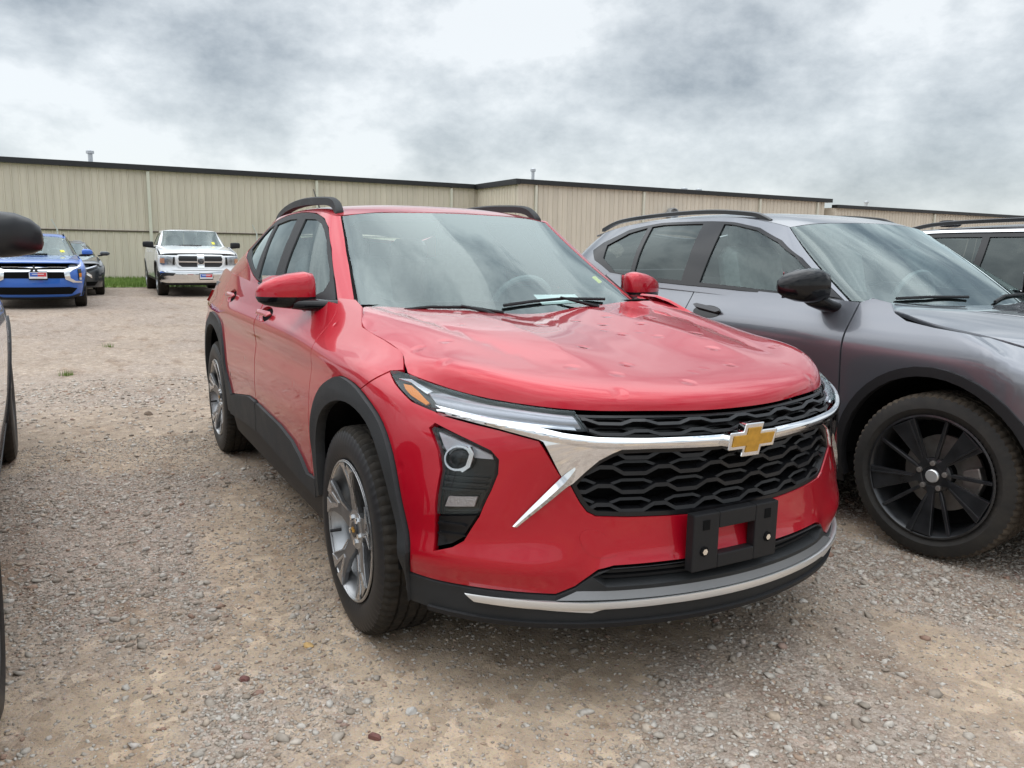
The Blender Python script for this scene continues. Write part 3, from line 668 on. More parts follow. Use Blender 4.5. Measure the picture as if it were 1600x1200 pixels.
def wheel_black():
    w=empty('wheel')
    tyre(w,.355,.24,.266,M_rubber_d,M_tread_d)
    rim=MB().lathe([(.263,-.112),(.266,-.119),(.258,-.121),(.251,-.112),(.243,-.095),(.236,-.03),(.230,.06),(.240,.09),(.26,.10)],72).obj('rim',M_blackrim,w,smooth=True)
    D=math.pi*2/5
    fz=lambda a,b,h:(a,-.060-.040*(math.hypot(a,b)/.255)**1.3-h,b)
    for k in range(5):
        a0=-math.pi/2+k*D
        MB().prism(polar([(.05,a0-.55),(.075,a0-.20),(.255,a0-.30),(.255,a0+.13),(.075,a0+.20),(.05,a0+.55)]),fz,.022).obj('spoke',M_blackrim,w,bevel=.004)
        MB().prism(polar([(.055,a0+.62),(.085,a0+.43),(.17,a0+.40),(.252,a0+.40),(.252,a0+.455),(.17,a0+.50),(.09,a0+.60)]),fz,.018).obj('narrow_spoke',M_blackrim,w,bevel=.003)
        MB().prism(polar([(.085,a0-.15),(.252,a0-.215),(.252,a0-.185),(.085,a0-.08)]),lambda a,b,h:(a,-.0825-.040*(math.hypot(a,b)/.255)**1.3-h,b),.006).obj('spoke_ridge',M_blackrim,w,bevel=.002)
    MB().lathe([(0,-.050),(.062,-.05),(.078,-.062),(.075,-.078),(.06,-.084),(0,-.084)],36).obj('hub',M_blackrim,w,smooth=True)
    for k in range(5):
        a=math.pi/2+k*D;disc(MB(),.0115,-.082,.016,12,0,(.056*math.cos(a),.056*math.sin(a))).obj('lug_nut',M_steel,w,bevel=.003)
    MB().lathe([(0,-.094),(.024,-.094),(.028,-.090),(.029,-.082)],30).obj('centre_cap',M_silver,w,smooth=True)
    MB().lathe([(.06,.01),(.165,.01),(.165,.03),(.06,.03)],48).obj('brake_disc',M_steel,w,smooth=True)
    cal=MB();cal.prism(polar([(.11,-.35),(.18,-.32),(.19,0),(.18,.38),(.11,.40)]),fnY(-.0),.05);cal.obj('brake_caliper',M_steel,w,bevel=.008)
    MB().lathe([(0,.06),(.235,.06)],40).obj('wheel_back',M_dark,w)
    return w
def wheel_simple(Rt,w_,rl,m_rim,ns=6,ws=.22):
    w=empty('wheel')
    tyre(w,Rt,w_,rl,M_rubber,M_tread,120)
    h=w_/2
    rim=MB().lathe([(rl,-h*.9),(rl+.002,-h*.95),(rl-.008,-h*.95),(rl-.02,-h*.6),(rl-.03,h*.5),(rl,h*.8)],48).obj('rim',m_rim,w,smooth=True)
    fz=lambda a,b,hh:(a,-h*.55-h*.25*(math.hypot(a,b)/rl)-hh,b)
    for k in range(ns):
        a0=math.pi/2+k*2*math.pi/ns
        MB().prism(polar([(.05,a0-.5),(.09,a0-ws*1.1),(rl-.008,a0-ws),(rl-.008,a0+ws),(.09,a0+ws*1.1),(.05,a0+.5)]),fz,.02).obj('spoke',m_rim,w,bevel=.004)
    MB().lathe([(0,-h*.55),(.07,-h*.55),(.075,-h*.8),(.03,-h*.86),(0,-h*.86)],30).obj('hub',m_rim,w,smooth=True)
    MB().lathe([(0,h*.4),(rl-.03,h*.4)],32).obj('wheel_back',M_dark,w)
    return w
def put_wheels(car,proto,wb,tr,zc,steer=0.):
    out=[]
    for i,(x,y,rz) in enumerate([(0,-tr,steer),(-wb,-tr,0),(0,tr,math.pi+steer),(-wb,tr,math.pi)]):
        w=proto if i==0 else copy_tree(proto)
        w.parent=car;w.location=(x,y,zc);w.rotation_euler=(0,0,rz);out.append(w)
    return out
# ---- red crossover: front axle at x=0, x forward, y half width, z up
RB_s=None
_rb={
.16:[(.80,0),(.775,.24),(.71,.46),(.615,.62),(.50,.74),(.37,.81),(.20,.84),(-.1,.84),(-.5,.84),(-1.2,.845),(-2.0,.845),(-2.6,.84),(-3.05,.80),(-3.36,.68),(-3.46,.42),(-3.48,0)],
.25:[(.872,0),(.847,.24),(.78,.46),(.68,.63),(.555,.757),(.415,.838),(.24,.868),(-.1,.872),(-.5,.872),(-1.2,.876),(-2.0,.876),(-2.6,.87),(-3.05,.84),(-3.42,.72),(-3.55,.45),(-3.58,0)],
.33:[(.885,0),(.86,.24),(.79,.46),(.685,.635),(.56,.765),(.42,.85),(.25,.885),(-.1,.89),(-.5,.889),(-1.2,.892),(-2.0,.892),(-2.6,.89),(-3.05,.865),(-3.45,.745),(-3.585,.46),(-3.61,0)],
.45:[(.872,0),(.85,.24),(.785,.46),(.685,.645),(.565,.775),(.425,.86),(.25,.896),(-.1,.902),(-.5,.897),(-1.2,.897),(-2.0,.90),(-2.6,.903),(-3.05,.88),(-3.47,.76),(-3.60,.47),(-3.63,0)],
.58:[(.855,0),(.837,.24),(.775,.46),(.68,.645),(.565,.775),(.425,.86),(.25,.896),(-.1,.905),(-.5,.898),(-1.2,.896),(-2.0,.90),(-2.6,.908),(-3.05,.885),(-3.46,.77),(-3.60,.47),(-3.63,0)],
.70:[(.872,0),(.85,.24),(.785,.46),(.69,.625),(.57,.745),(.425,.838),(.25,.885),(-.1,.904),(-.5,.899),(-1.2,.897),(-2.0,.903),(-2.6,.909),(-3.05,.885),(-3.44,.77),(-3.57,.47),(-3.60,0)],
.80:[(.872,0),(.85,.24),(.785,.46),(.685,.61),(.56,.725),(.41,.815),(.235,.868),(-.1,.897),(-.5,.901),(-1.2,.902),(-2.0,.908),(-2.6,.907),(-3.05,.88),(-3.41,.765),(-3.54,.47),(-3.57,0)],
.88:[(.80,0),(.78,.24),(.715,.46),(.61,.60),(.485,.70),(.35,.785),(.19,.845),(-.1,.882),(-.5,.891),(-1.2,.896),(-2.0,.905),(-2.6,.90),(-3.05,.865),(-3.37,.75),(-3.49,.46),(-3.52,0)],
.95:[(.62,0),(.60,.24),(.54,.44),(.45,.56),(.34,.65),(.23,.725),(.10,.775),(-.15,.822),(-.5,.852),(-1.2,.869),(-2.0,.885),(-2.6,.878),(-3.05,.84),(-3.33,.73),(-3.44,.45),(-3.47,0)],
1.02:[(.40,0),(.38,.24),(.32,.42),(.24,.53),(.15,.61),(.05,.675),(-.06,.725),(-.25,.765),(-.5,.79),(-1.2,.835),(-2.0,.855),(-2.6,.845),(-3.05,.81),(-3.29,.70),(-3.39,.44),(-3.42,0)],
1.10:[(.15,0),(.13,.24),(.08,.40),(.0,.50),(-.08,.57),(-.17,.625),(-.26,.665),(-.42,.70),(-.62,.735),(-1.2,.795),(-2.0,.818),(-2.6,.808),(-3.05,.77),(-3.24,.67),(-3.34,.42),(-3.36,0)],
}
RB_z=sorted(_rb)
RB_net=[[(u,y,z) for u,y in _rb[z]] for z in RB_z]
_m=np.array(_rb[.58]);RB_sk=np.r_[0,np.cumsum(np.hypot(*np.diff(_m,axis=0).T))]
def g1(x,c,w):return np.exp(-((x-c)/w)**2)
def ss(x,a,b):
    k=np.clip((x-a)/(b-a),0,1);return k*k*(3-2*k)
def red_disp(s,t,P):
    a=abs(s);d=0*a
    # bulging shelf of the bumper below the lower lamps, concave door side below the shoulder
    d=d+.020*g1(t,.42,.05)*ss(a,.45,.65)*(1-ss(a,1.0,1.15))
    d=d+.012*g1(t,.40,.04)*(1-ss(a,.4,.5))
    side=ss(a,1.45,2.15)*(1-ss(a,3.5,3.9))
    d=d+side*(.009*g1(t,.63,.09)-.013*g1(t,.825,.055)+.012*g1(t,.925,.045))
    d=d+(1-side)*ss(a,1.1,1.4)*(-.006*g1(t,.845,.03)+.008*g1(t,.905,.03))
    # flare round the front wheel
    return d
RB=Surf(RB_net,RB_sk,RB_z,flip=-1,disp=red_disp)
# hood: t from 0 (front edge) to 1 (cowl), s ~ y
_hs=RB.ev([-1.086,-1.098,-1.13,-1.27,-1.42,-1.50],[.912,.932,.958,.985,1.001,1.022])   # seam line shared with the fender
_hd=[ # rows front->rear: (x,y,z) from centre to side
[(.846,0,.846),(.836,.15,.848),(.803,.30,.854),(.755,.43,.857),(.66,.56,.864),(.485,.69,.880)],
[(.822,0,.886),(.812,.15,.888),(.781,.30,.892),(.728,.43,.899),(.628,.56,.912),(.457,.680,.931)],
[(.60,0,.931),(.592,.15,.933),(.57,.31,.938),(.52,.42,.944),(.435,.54,.953),(.30,.657,.965)],
[(.27,0,.976),(.265,.15,.978),(.25,.32,.984),(.21,.42,.990),(.14,.53,.998),(.03,.645,1.007)],
[(-.10,0,1.008),(-.105,.15,1.010),(-.115,.33,1.016),(-.14,.43,1.022),(-.18,.53,1.030),(-.22,.65,1.039)],
[(-.43,0,1.026),(-.435,.15,1.028),(-.445,.34,1.034),(-.465,.44,1.040),(-.49,.55,1.050),(-.425,.68,1.062)],
]
for _i in range(6):_hd[_i].append(tuple(_hs[_i]))
def hood_disp(s,t,P):
    # raised ribs: convex crease inside, concave crease outside, running out towards the nose
    a=abs(s);c2=.345-.10*t;c1=.40+.20*t;f=ss(t,.22,.50)
    k=np.clip((a-c2)/(c1-c2),0,1);inner=np.clip((c2-a)/.22,0,1)
    return f*(.013*(1-k)*(a>=c2)+.013*(1-inner)**1.5*(a<c2)-.005*np.clip(1-np.abs(a-c1)/.08,0,1)**2)
RH=Surf(_hd,[0,.15,.31,.42,.53,.64,.76],[0,.10,.29,.54,.80,1.],flip=-1,disp=hood_disp)
# greenhouse ring
_gh=[
[(-.33,0,1.01),(-.37,.33,1.015),(-.46,.56,1.03),(-.55,.69,1.05),(-.70,.765,1.058),(-1.0,.80,1.065),(-1.5,.815,1.078),(-2.1,.812,1.10),(-2.6,.775,1.13),(-3.08,.66,1.12),(-3.25,0,1.10)],
[(-.70,0,1.245),(-.74,.315,1.243),(-.82,.53,1.237),(-.885,.635,1.237),(-.96,.685,1.24),(-1.2,.715,1.25),(-1.55,.73,1.262),(-2.1,.725,1.272),(-2.55,.685,1.262),(-2.95,.59,1.23),(-3.1,0,1.235)],
[(-1.065,0,1.45),(-1.085,.30,1.445),(-1.125,.482,1.432),(-1.155,.562,1.422),(-1.20,.585,1.432),(-1.38,.60,1.448),(-1.6,.606,1.455),(-2.1,.60,1.443),(-2.5,.565,1.405),(-2.82,.50,1.34),(-2.95,0,1.37)],
]
RG=Surf(_gh,None,[0,.5,1.],flip=-1)
# roof
_rf=[
[(-1.065,0,1.45),(-1.085,.30,1.445),(-1.125,.482,1.432),(-1.155,.562,1.422),(-1.18,.59,1.418)],
[(-1.25,0,1.482),(-1.26,.30,1.475),(-1.28,.47,1.462),(-1.30,.55,1.450),(-1.31,.598,1.437)],
[(-1.6,0,1.505),(-1.6,.30,1.497),(-1.6,.47,1.482),(-1.6,.56,1.468),(-1.6,.610,1.452)],
[(-2.1,0,1.50),(-2.1,.30,1.49),(-2.1,.46,1.472),(-2.1,.55,1.457),(-2.1,.604,1.44)],
[(-2.6,0,1.455),(-2.6,.30,1.445),(-2.58,.43,1.427),(-2.55,.51,1.412),(-2.52,.568,1.40)],
[(-2.98,0,1.39),(-2.96,.28,1.378),(-2.90,.41,1.36),(-2.86,.47,1.345),(-2.82,.505,1.338)]]
RR=Surf(_rf,[0,.3,.47,.57,.625],[0,.2,.5,1.,1.5,1.9],flip=-1)
# ------------------------------------------------------------------ red crossover
M_red=mat('red_paint',(.42,.003,.015),.40,.30,coat=1.,coat_rough=.02,spec=.15,build=dents(15.,.95,.0016,1.,1.))
M_redhood=mat('red_paint_hail_dented',(.42,.003,.015),.40,.30,coat=1.,coat_rough=.025,spec=.15,build=dents(10.5,.55,.0026,1.))
M_clad=mat('charcoal_cladding',(.019,.020,.021),.62,spec=.35,bump=(700,.35),noise=(6,.18))
M_glassw=glass('windshield_glass',(.84,.97,.94),1.5,1.75);M_glassf=glass('front_door_glass',(.70,.82,.79),1.5,1.2);M_glasst=glass('tinted_glass',(.16,.175,.175),1.5,1.1)
M_frit=mat('black_frit',(.006,.006,.007),.6,spec=.2);M_lens=glass('clear_lens',(.96,.97,.98),1.5,.65);M_lampbk=mat('lamp_housing',(.010,.011,.012),.2,.2);M_lampch=mat('lamp_reflector',(.70,.72,.75),.16,1.);M_amber=mat('amber_reflector',(.62,.20,.015),.25,.2,bump=(400,.6));M_lampw=mat('lamp_frosted',(.60,.62,.66),.30,.35,bump=(500,.4));M_drl=mat('light_guide',(.34,.35,.38),.22,.55,bump=(300,.3))
M_int=mat('interior_grey',(.16,.165,.165),.75);M_intl=mat('headliner',(.62,.62,.60),.9);M_seat=mat('seat_cloth',(.25,.255,.255),.85,noise=(30,.2));M_paper=mat('white_paper',(.80,.82,.82),.6);M_yel=mat('yellow_sticker',(.72,.66,.05),.5)
M_grille=mat('grille_black',(.008,.008,.009),.36,spec=.4,noise=(20,.25))
car=empty('red_crossover',(0,0,0),label='red compact crossover with hail dents and gold cross emblem, parked beside the grey SUV',cat='car')
RED_BOT=[(.991,.357),(.902,.352),(.752,.350),(.560,.347),(.506,.370),(.443,.417),(.400,.427),(.168,.428)]
ARCH_OUT=[(1.80,.436),(1.815,.570),(1.777,.698),(1.688,.794),(1.564,.848),(1.458,.860),(1.314,.843),(1.189,.790),(1.102,.713),(1.043,.622),(.996,.509),(.972,.43),(.991,.357)]
ARCH_IN=[(1.752,.38),(1.752,.452),(1.744,.586),(1.687,.691),(1.562,.760),(1.403,.788),(1.270,.768),(1.171,.709),(1.075,.596),(1.020,.476),(1.005,.364),(1.005,.262)]
ao=cr(ARCH_OUT,3);ai=cr(ARCH_IN,3)
GR=[(.518,.651),(.490,.606),(.470,.580),(.445,.567),(.364,.561),(.173,.552)]           # lower edge of the main grille
FOG=[(.957,.781),(.945,.791),(.846,.760),(.777,.737),(.751,.716),(.743,.681),(.749,.636),(.769,.562),(.811,.491),(.843,.471),(.890,.456),(.889,.544),(.899,.673),(.922,.729)]
i0=min(range(len(ao)),key=lambda i:math.hypot(ao[i][0]-1.314,ao[i][1]-.843))
half=RED_BOT[::-1]+ao[i0:][::-1][1:]+[(1.237,.874),(1.152,.907),(1.111,.883),(1.033,.845),(.946,.828),(.932,.822),(.754,.799),(.636,.778),(.553,.681),(.526,.659)]+GR
fas=half+[(-a,b) for a,b in half[::-1]]
piece('front_bumper',RB,keyhole(fas,inset(FOG,-.004),mir(inset(FOG,-.004))),M_red,car,ds=.025,dt=.025,sides=1,depth=.03)
# dark backing behind grille, lamps and gaps
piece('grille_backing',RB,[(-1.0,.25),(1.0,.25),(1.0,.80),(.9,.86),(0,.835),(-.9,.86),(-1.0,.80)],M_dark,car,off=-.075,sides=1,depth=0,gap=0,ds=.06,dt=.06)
# lower black bumper, lip, intake, silver skid
lo=[(.168,.426),(.40,.425),(.443,.415),(.506,.368),(.56,.345),(.752,.348),(.902,.350),(.991,.355),(1.02,.30),(1.0,.262),(.757,.258),(.4,.256),(.15,.254)]
lowhole=[(.455,.398),(.41,.418),(.17,.420),(-.17,.420),(-.41,.418),(-.455,.398),(-.42,.372),(-.2,.372),(.2,.372),(.42,.372)]
lofull=lo[::-1]+[(-a,b) for a,b in lo]
piece('lower_bumper',RB,keyhole(lofull,lowhole),M_clad,car,off=.004,sides=1,ds=.03,dt=.02,depth=.05)
for k,(zc_,s_) in enumerate([(.388,.44),(.404,.42)]):
    piece('intake_slat',RB,[(-s_,zc_-.004),(s_,zc_-.004),(s_,zc_+.004),(-s_,zc_+.004)],M_blackp,car,off=-.03,sides=1,depth=.02,gap=0,dt=.01)
sk_t=[(.807,.339),(.683,.337),(.466,.330),(.246,.333),(0,.334)];sk_b=[(0,.314),(.246,.314),(.425,.311),(.461,.301),(.61,.309),(.782,.317)]
pl=sk_t+sk_b[1:] if False else [(-a,b) for a,b in sk_t[:-1]]+[(a,b) for a,b in sk_t[::-1]]+sk_b[::-1]+[(-a,b) for a,b in sk_b[1:]]
M_silverd=mat('dark_silver_skid',(.20,.20,.20),.45,.6,bump=(600,.3))
piece('skid_strip',RB,pl,M_silver,car,off=lambda s,t,P:.018+.006*np.sqrt(np.clip(1-((t-.325)/.016)**2,0,1)),sides=1,ds=.03,dt=.004,depth=.02,gap=0)
piece('skid_plate',RB,[(-.56,.336),(.56,.336),(.48,.366),(.40,.371),(-.40,.371),(-.48,.366)],M_silverd,car,off=lambda s,t,P:.016-.55*(t-.336),sides=1,ds=.03,dt=.008,depth=.01,gap=0)
piece('bumper_lip',RB,[(-.93,.272),(-.75,.268),(.75,.268),(.93,.272),(.93,.259),(.75,.2545),(-.75,.2545),(-.93,.259)],M_blackp,car,off=.014,sides=1,depth=.03,gap=0,dt=.01)
# arch and sill cladding
arch_poly=ao+[(1.005,.262)]+ai[::-1][1:]+[(1.80,.36)]
piece('wheel_arch_cladding',RB,arch_poly,M_clad,car,off=lambda s,t,P:.010+.006*ss(np.hypot(P[:,0],P[:,2]-.35),.40,.47),ds=.02,dt=.02,depth=.035)
RAO=[(3.505,.47),(3.60,.583),(3.66,.717),(3.74,.822),(3.86,.872),(4.02,.886),(4.2,.866),(4.35,.80),(4.46,.70),(4.53,.58),(4.56,.45),(4.56,.36)]
RAI=[(3.62,.36),(3.64,.50),(3.71,.68),(3.80,.758),(3.93,.80),(4.09,.806),(4.25,.772),(4.37,.70),(4.45,.60),(4.49,.48),(4.49,.34)]
rao=cr(RAO,3);rai=cr(RAI,3)
piece('wheel_arch_cladding',RB,rao+rai[::-1]+[(3.56,.36)],M_clad,car,off=.012,ds=.025,dt=.025,depth=.035)
SILL_T=[(1.80,.436),(1.92,.424),(2.013,.466),(2.144,.503),(2.341,.526),(2.587,.534),(2.813,.542),(3.022,.542),(3.411,.487),(3.505,.47)]
piece('sill_cladding',RB,[(1.79,.40)]+SILL_T[:7]+[(2.845,.53),(2.845,.40),(2.58,.386),(2.3,.376),(2.05,.366),(1.80,.358)],M_clad,car,off=.012,ds=.03,dt=.02,depth=.05)
piece('sill_cladding',RB,[(2.853,.53),(2.86,.542)]+SILL_T[7:]+[(3.56,.40),(3.56,.35),(3.232,.372),(2.853,.394)],M_clad,car,off=.012,ds=.03,dt=.02,depth=.05)
piece('sill',RB,[(1.76,.24),(3.6,.24),(3.6,.42),(1.76,.42)],M_blackp,car,off=-.012,ds=.06,dt=.04,depth=.05)
# fender
hs=[(1.086,.914),(1.098,.935),(1.108,.953),(1.128,.963),(1.242,.983),(1.36,.997),(1.483,1.010),(1.505,1.03),(1.512,1.072),(1.62,1.089),(1.905,1.088)]
DF=[(1.905,1.045),(1.900,.985),(1.872,.93),(1.870,.85),(1.870,.60),(1.862,.425)]
piece('front_fender',RB,hs+DF+ao[:i0+1]+[(1.237,.874),(1.152,.907)],M_red,car,ds=.025,dt=.02)
# doors
def ell(c,a,b,n=20,tilt=0.):
    return [(c[0]+a*math.cos(2*math.pi*k/n)*1.,c[1]+b*math.sin(2*math.pi*k/n)+tilt*a*math.cos(2*math.pi*k/n)) for k in range(n)]
h1=ell((2.735,.968),.105,.034,24);h2=ell((3.62,1.005),.105,.034,24)
MID=[(2.860,1.09),(2.862,.55)]
piece('front_door',RB,keyhole([(1.908,1.068),(2.4,1.078),(2.856,1.088),(2.858,.552)]+SILL_T[1:7][::-1]+[(1.866,.43)]+DF[::-1][1:],h1),M_red,car,ds=.03,dt=.02)
RD=[(3.72,.80),(3.80,.90),(3.86,1.0),(3.80,1.10)]
piece('rear_door',RB,keyhole([(2.864,1.088),(3.3,1.10),(3.80,1.12)]+RD[::-1][1:]+[(3.66,.717),(3.60,.583),(3.505,.474)]+SILL_T[7:9][::-1]+[(2.862,.546)],h2),M_red,car,ds=.03,dt=.02)
for hc,zz_ in(((2.735,.968),0),((3.62,1.005),0)):
    piece('handle_cup',RB,ell(hc,.108,.037,20),M_red,car,off=lambda s,t,P,hc=hc:-.034*np.clip(1-((abs(s)-hc[0])/.108)**2-((t-hc[1])/.037)**2,0,1)**.6-.003,ds=.012,dt=.006,depth=0,gap=0)
    piece('door_handle',RB,[(hc[0]-.13,hc[1]+.006),(hc[0]-.10,hc[1]+.014),(hc[0]+.11,hc[1]+.012),(hc[0]+.13,hc[1]+.002),(hc[0]+.11,hc[1]-.012),(hc[0]-.10,hc[1]-.012)],M_red,car,off=lambda s,t,P,hc=hc:.008+.016*np.sqrt(np.clip(1-((abs(s)-hc[0])/.135)**4,0,1))*np.sqrt(np.clip(1-((t-hc[1])/.0165)**2,.05,1)),ds=.012,dt=.004,depth=.008,gap=0)
piece('quarter_panel',RB,[(3.81,1.12),(4.3,1.14),(4.75,1.10),(4.98,1.06),(4.95,.55),(4.62,.50)]+rao[::-1][6:-9]+RD,M_red,car,ds=.04,dt=.03)
piece('rear_bumper',RB,[(4.57,.36),(4.60,.49),(4.95,.53),(5.72,.53),(5.72,.22),(4.57,.22)],M_clad,car,ds=.06,dt=.05)
piece('tailgate',RB,[(4.99,1.06),(5.72,1.09),(5.72,.54),(4.96,.54)],M_red,car,ds=.06,dt=.05)
piece('tail_light',RB,[(4.62,.99),(5.1,.97),(5.1,.90),(4.66,.91)],mat('tail_red',(.25,.01,.01),.15,coat=1.),car,off=.012,ds=.04,dt=.02)
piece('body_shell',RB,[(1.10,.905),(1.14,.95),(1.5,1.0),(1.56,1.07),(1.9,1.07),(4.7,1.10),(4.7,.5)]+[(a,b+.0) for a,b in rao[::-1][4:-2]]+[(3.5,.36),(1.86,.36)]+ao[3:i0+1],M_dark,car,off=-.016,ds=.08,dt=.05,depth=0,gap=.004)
# hood
hd=[(-.755,.0),(-.74,-.006),(-.6,-.010),(-.42,-.010),(0,-.006),(.42,-.010),(.6,-.010),(.74,-.006),(.755,.0),(.762,.1),(.762,.9),(.755,.96),(.70,1.0),(.45,1.0),(0,1.0),(-.45,1.0),(-.70,1.0),(-.755,.96),(-.762,.9),(-.762,.1)]
piece('hood',RH,dens(hd,.05),M_redhood,car,sides=1,ds=.025,dt=.025,depth=.022,gap=.0045)
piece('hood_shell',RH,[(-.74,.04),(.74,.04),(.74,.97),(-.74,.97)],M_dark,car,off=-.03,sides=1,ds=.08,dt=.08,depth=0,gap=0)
# upper lamps
DRL=[(1.152,.907),(1.11,.912),(1.056,.909),(.933,.890),(.775,.871),(.569,.859),(.500,.856),(.481,.804),(.508,.803),(.752,.815),(.925,.832),(.965,.831),(1.033,.845),(1.111,.883)]
for sg in('r','l'):
    lp=piece('headlight',RB,DRL,M_lampbk,car,off=-.022,ds=.03,dt=.015,depth=.03,gap=.002,only=sg)[0]
    piece('lens_cover',RB,DRL,M_lens,lp,off=.004,ds=.03,dt=.015,depth=.012,gap=.003,only=sg)
    piece('daytime_light_bar',RB,[(.945,.845),(.978,.878),(.92,.882),(.775,.865),(.569,.853),(.512,.851),(.496,.810),(.56,.811),(.752,.822)],M_drl,lp,off=lambda s,t,P:-.014+.010*np.sin(np.clip((t-(.81+.06*(abs(s)-.5)))/.04,0,1)*3.14159),ds=.02,dt=.006,depth=.01,only=sg)
    piece('light_strip',RB,[(.93,.837),(.95,.845),(.752,.826),(.52,.815),(.515,.808),(.752,.818)],M_lampch,lp,off=-.004,ds=.03,dt=.01,depth=.008,gap=0,only=sg)
    piece('turn_signal',RB,[(1.082,.889),(1.045,.888),(1.015,.876),(.972,.850),(.985,.844),(1.044,.863),(1.07,.877)],M_amber,lp,off=-.012,ds=.015,dt=.01,depth=.006,gap=0,only=sg)
    piece('lamp_trim',RB,[(1.11,.899),(1.05,.895),(.98,.872),(.96,.88),(1.05,.902)],M_lampch,lp,off=-.010,ds=.02,dt=.01,depth=.006,gap=0,only=sg)
    # lower lamp pod
    fg=piece('lower_headlight',RB,FOG,M_lampbk,car,off=-.030,ds=.02,dt=.02,depth=.02,gap=.0,only=sg)[0]
    vent=[(.769,.562),(.811,.491),(.843,.471),(.890,.456),(.889,.546)]
    piece('lens_cover',RB,[(.957,.781),(.945,.791),(.846,.760),(.777,.737),(.751,.716),(.743,.681),(.749,.636),(.768,.566),(.889,.550),(.899,.673),(.922,.729)],M_lens,fg,off=.002,ds=.025,dt=.025,depth=.03,only=sg)
    piece('upper_reflector',RB,[(.945,.778),(.846,.752),(.775,.728),(.765,.712),(.83,.712),(.905,.712),(.925,.735)],M_lampw,fg,off=lambda s,t,P:-.028+.18*(t-.712),ds=.02,dt=.01,depth=.01,only=sg)
    piece('projector_ring',RB,keyhole(ell((.866,.711),.043,.036,20),ell((.868,.711),.036,.030,20)),M_lampch,fg,off=-.010,ds=.01,dt=.01,depth=.016,gap=0,only=sg)
    piece('projector_lens',RB,ell((.866,.711),.032,.026,20),M_gloss,fg,off=lambda s,t,P:-.02+.016*np.sqrt(np.clip(1-((abs(s)-.866)/.033)**2-((t-.711)/.027)**2,0,1)),ds=.008,dt=.008,depth=.004,gap=0,only=sg)
    piece('projector_bracket',RB,[(.838,.746),(.823,.729),(.825,.690),(.842,.674),(.852,.679),(.838,.694),(.836,.725),(.848,.739)],M_lampch,fg,off=-.006,ds=.01,dt=.01,depth=.012,gap=0,only=sg)
    for zb in(.665,.648,.631):
        piece('louvre',RB,[(.765,zb),(.893,zb-.004),(.892,zb-.010),(.765,zb-.006)],M_lampbk,fg,off=-.012,ds=.03,dt=.01,depth=.015,gap=0,only=sg)
    piece('fog_reflector',RB,[(.865,.604),(.781,.611),(.785,.583),(.872,.574)],mat('fog_reflector_grid',(.42,.38,.37),.3,.5,bump=(220,1.)),fg,off=-.012,ds=.01,dt=.01,depth=.012,gap=0,only=sg)
    piece('air_vent',RB,vent,M_gloss,fg,off=-.008,ds=.02,dt=.01,depth=.02,only=sg)
    for zb in(.528,.500):
        piece('vent_fin',RB,[(.885,zb+.002),(.81,zb+.004),(.80,zb-.001),(.885,zb-.004)],M_gloss,fg,off=.002,ds=.02,dt=.006,depth=.012,gap=0,only=sg)
# chrome bar, wings and arms
CT=[(.938,.832),(.905,.836),(.655,.816),(.558,.800),(.453,.790),(.306,.784),(.103,.780),(0,.780)]
CBm=[(0,.749),(.102,.750),(.306,.757),(.389,.7575),(.47,.762),(.56,.772),(.636,.781),(.754,.801),(.932,.824)]
bar=[(-a,b) for a,b in CT[:-1]]+CT[::-1]+CBm[::-1]+[(-a,b) for a,b in CBm[1:]]
_bt=np.array(CT[::-1]);_bb=np.array(CBm)
def bar_off(s,t,P):
    a=abs(s);T=np.interp(a,_bt[:,0],_bt[:,1]);Bo=np.interp(a,_bb[:,0],_bb[:,1]);k=np.clip((T-t)/np.maximum(T-Bo,.004),0,1)   # 0 top .. 1 bottom
    return .003+np.interp(k,[0,.12,.30,.42,.75,1.],[0,.006,.010,.011,.010,.006])
piece('chrome_bar',RB,dens(bar,.03),M_chrome,car,off=bar_off,sides=1,ds=.025,dt=.004,depth=.02,gap=0)
wing=[(.636,.781),(.622,.776),(.553,.683),(.527,.657),(.517,.664),(.485,.698),(.452,.728),(.415,.747),(.389,.757),(.47,.764),(.56,.774)]
piece('chrome_wing',RB,wing,M_chrome,car,off=.006,ds=.02,dt=.01,depth=.02,gap=0)
ar_t=[(.672,.5395),(.62,.602),(.570,.662),(.545,.690),(.512,.716)];ar_r=[(.667,.5385),(.610,.596),(.558,.652),(.533,.680),(.510,.714)];ar_b=[(.661,.537),(.60,.592),(.545,.644),(.522,.668),(.508,.712)]
for sg in(1,-1):
    V=[];F=[];n=0
    rowsA=[]
    for pts,of in((ar_t,.002),(ar_r,.010),(ar_b,.003)):
        q=np.array(cr(pts,6));k_=np.linspace(0,1,len(q));o_=of*np.clip(np.minimum(1,.25+2.2*k_),0,1)*np.where(k_>.6,np.clip(1-(k_-.6)/.4,.08,1),1)
        rowsA.append(RB.ev(sg*q[:,0],q[:,1],lambda s,t,P,o_=o_:o_+.006))
    n=len(rowsA[0]);V=[v for r_ in rowsA for v in r_]
    for r_ in(0,1):
        for i in range(n-1):F.append((r_*n+i,r_*n+i+1,r_*n+n+i+1,r_*n+n+i))
    MB().add(V,F).obj('chrome_arm',M_chrome,car,smooth=True,angle=25)
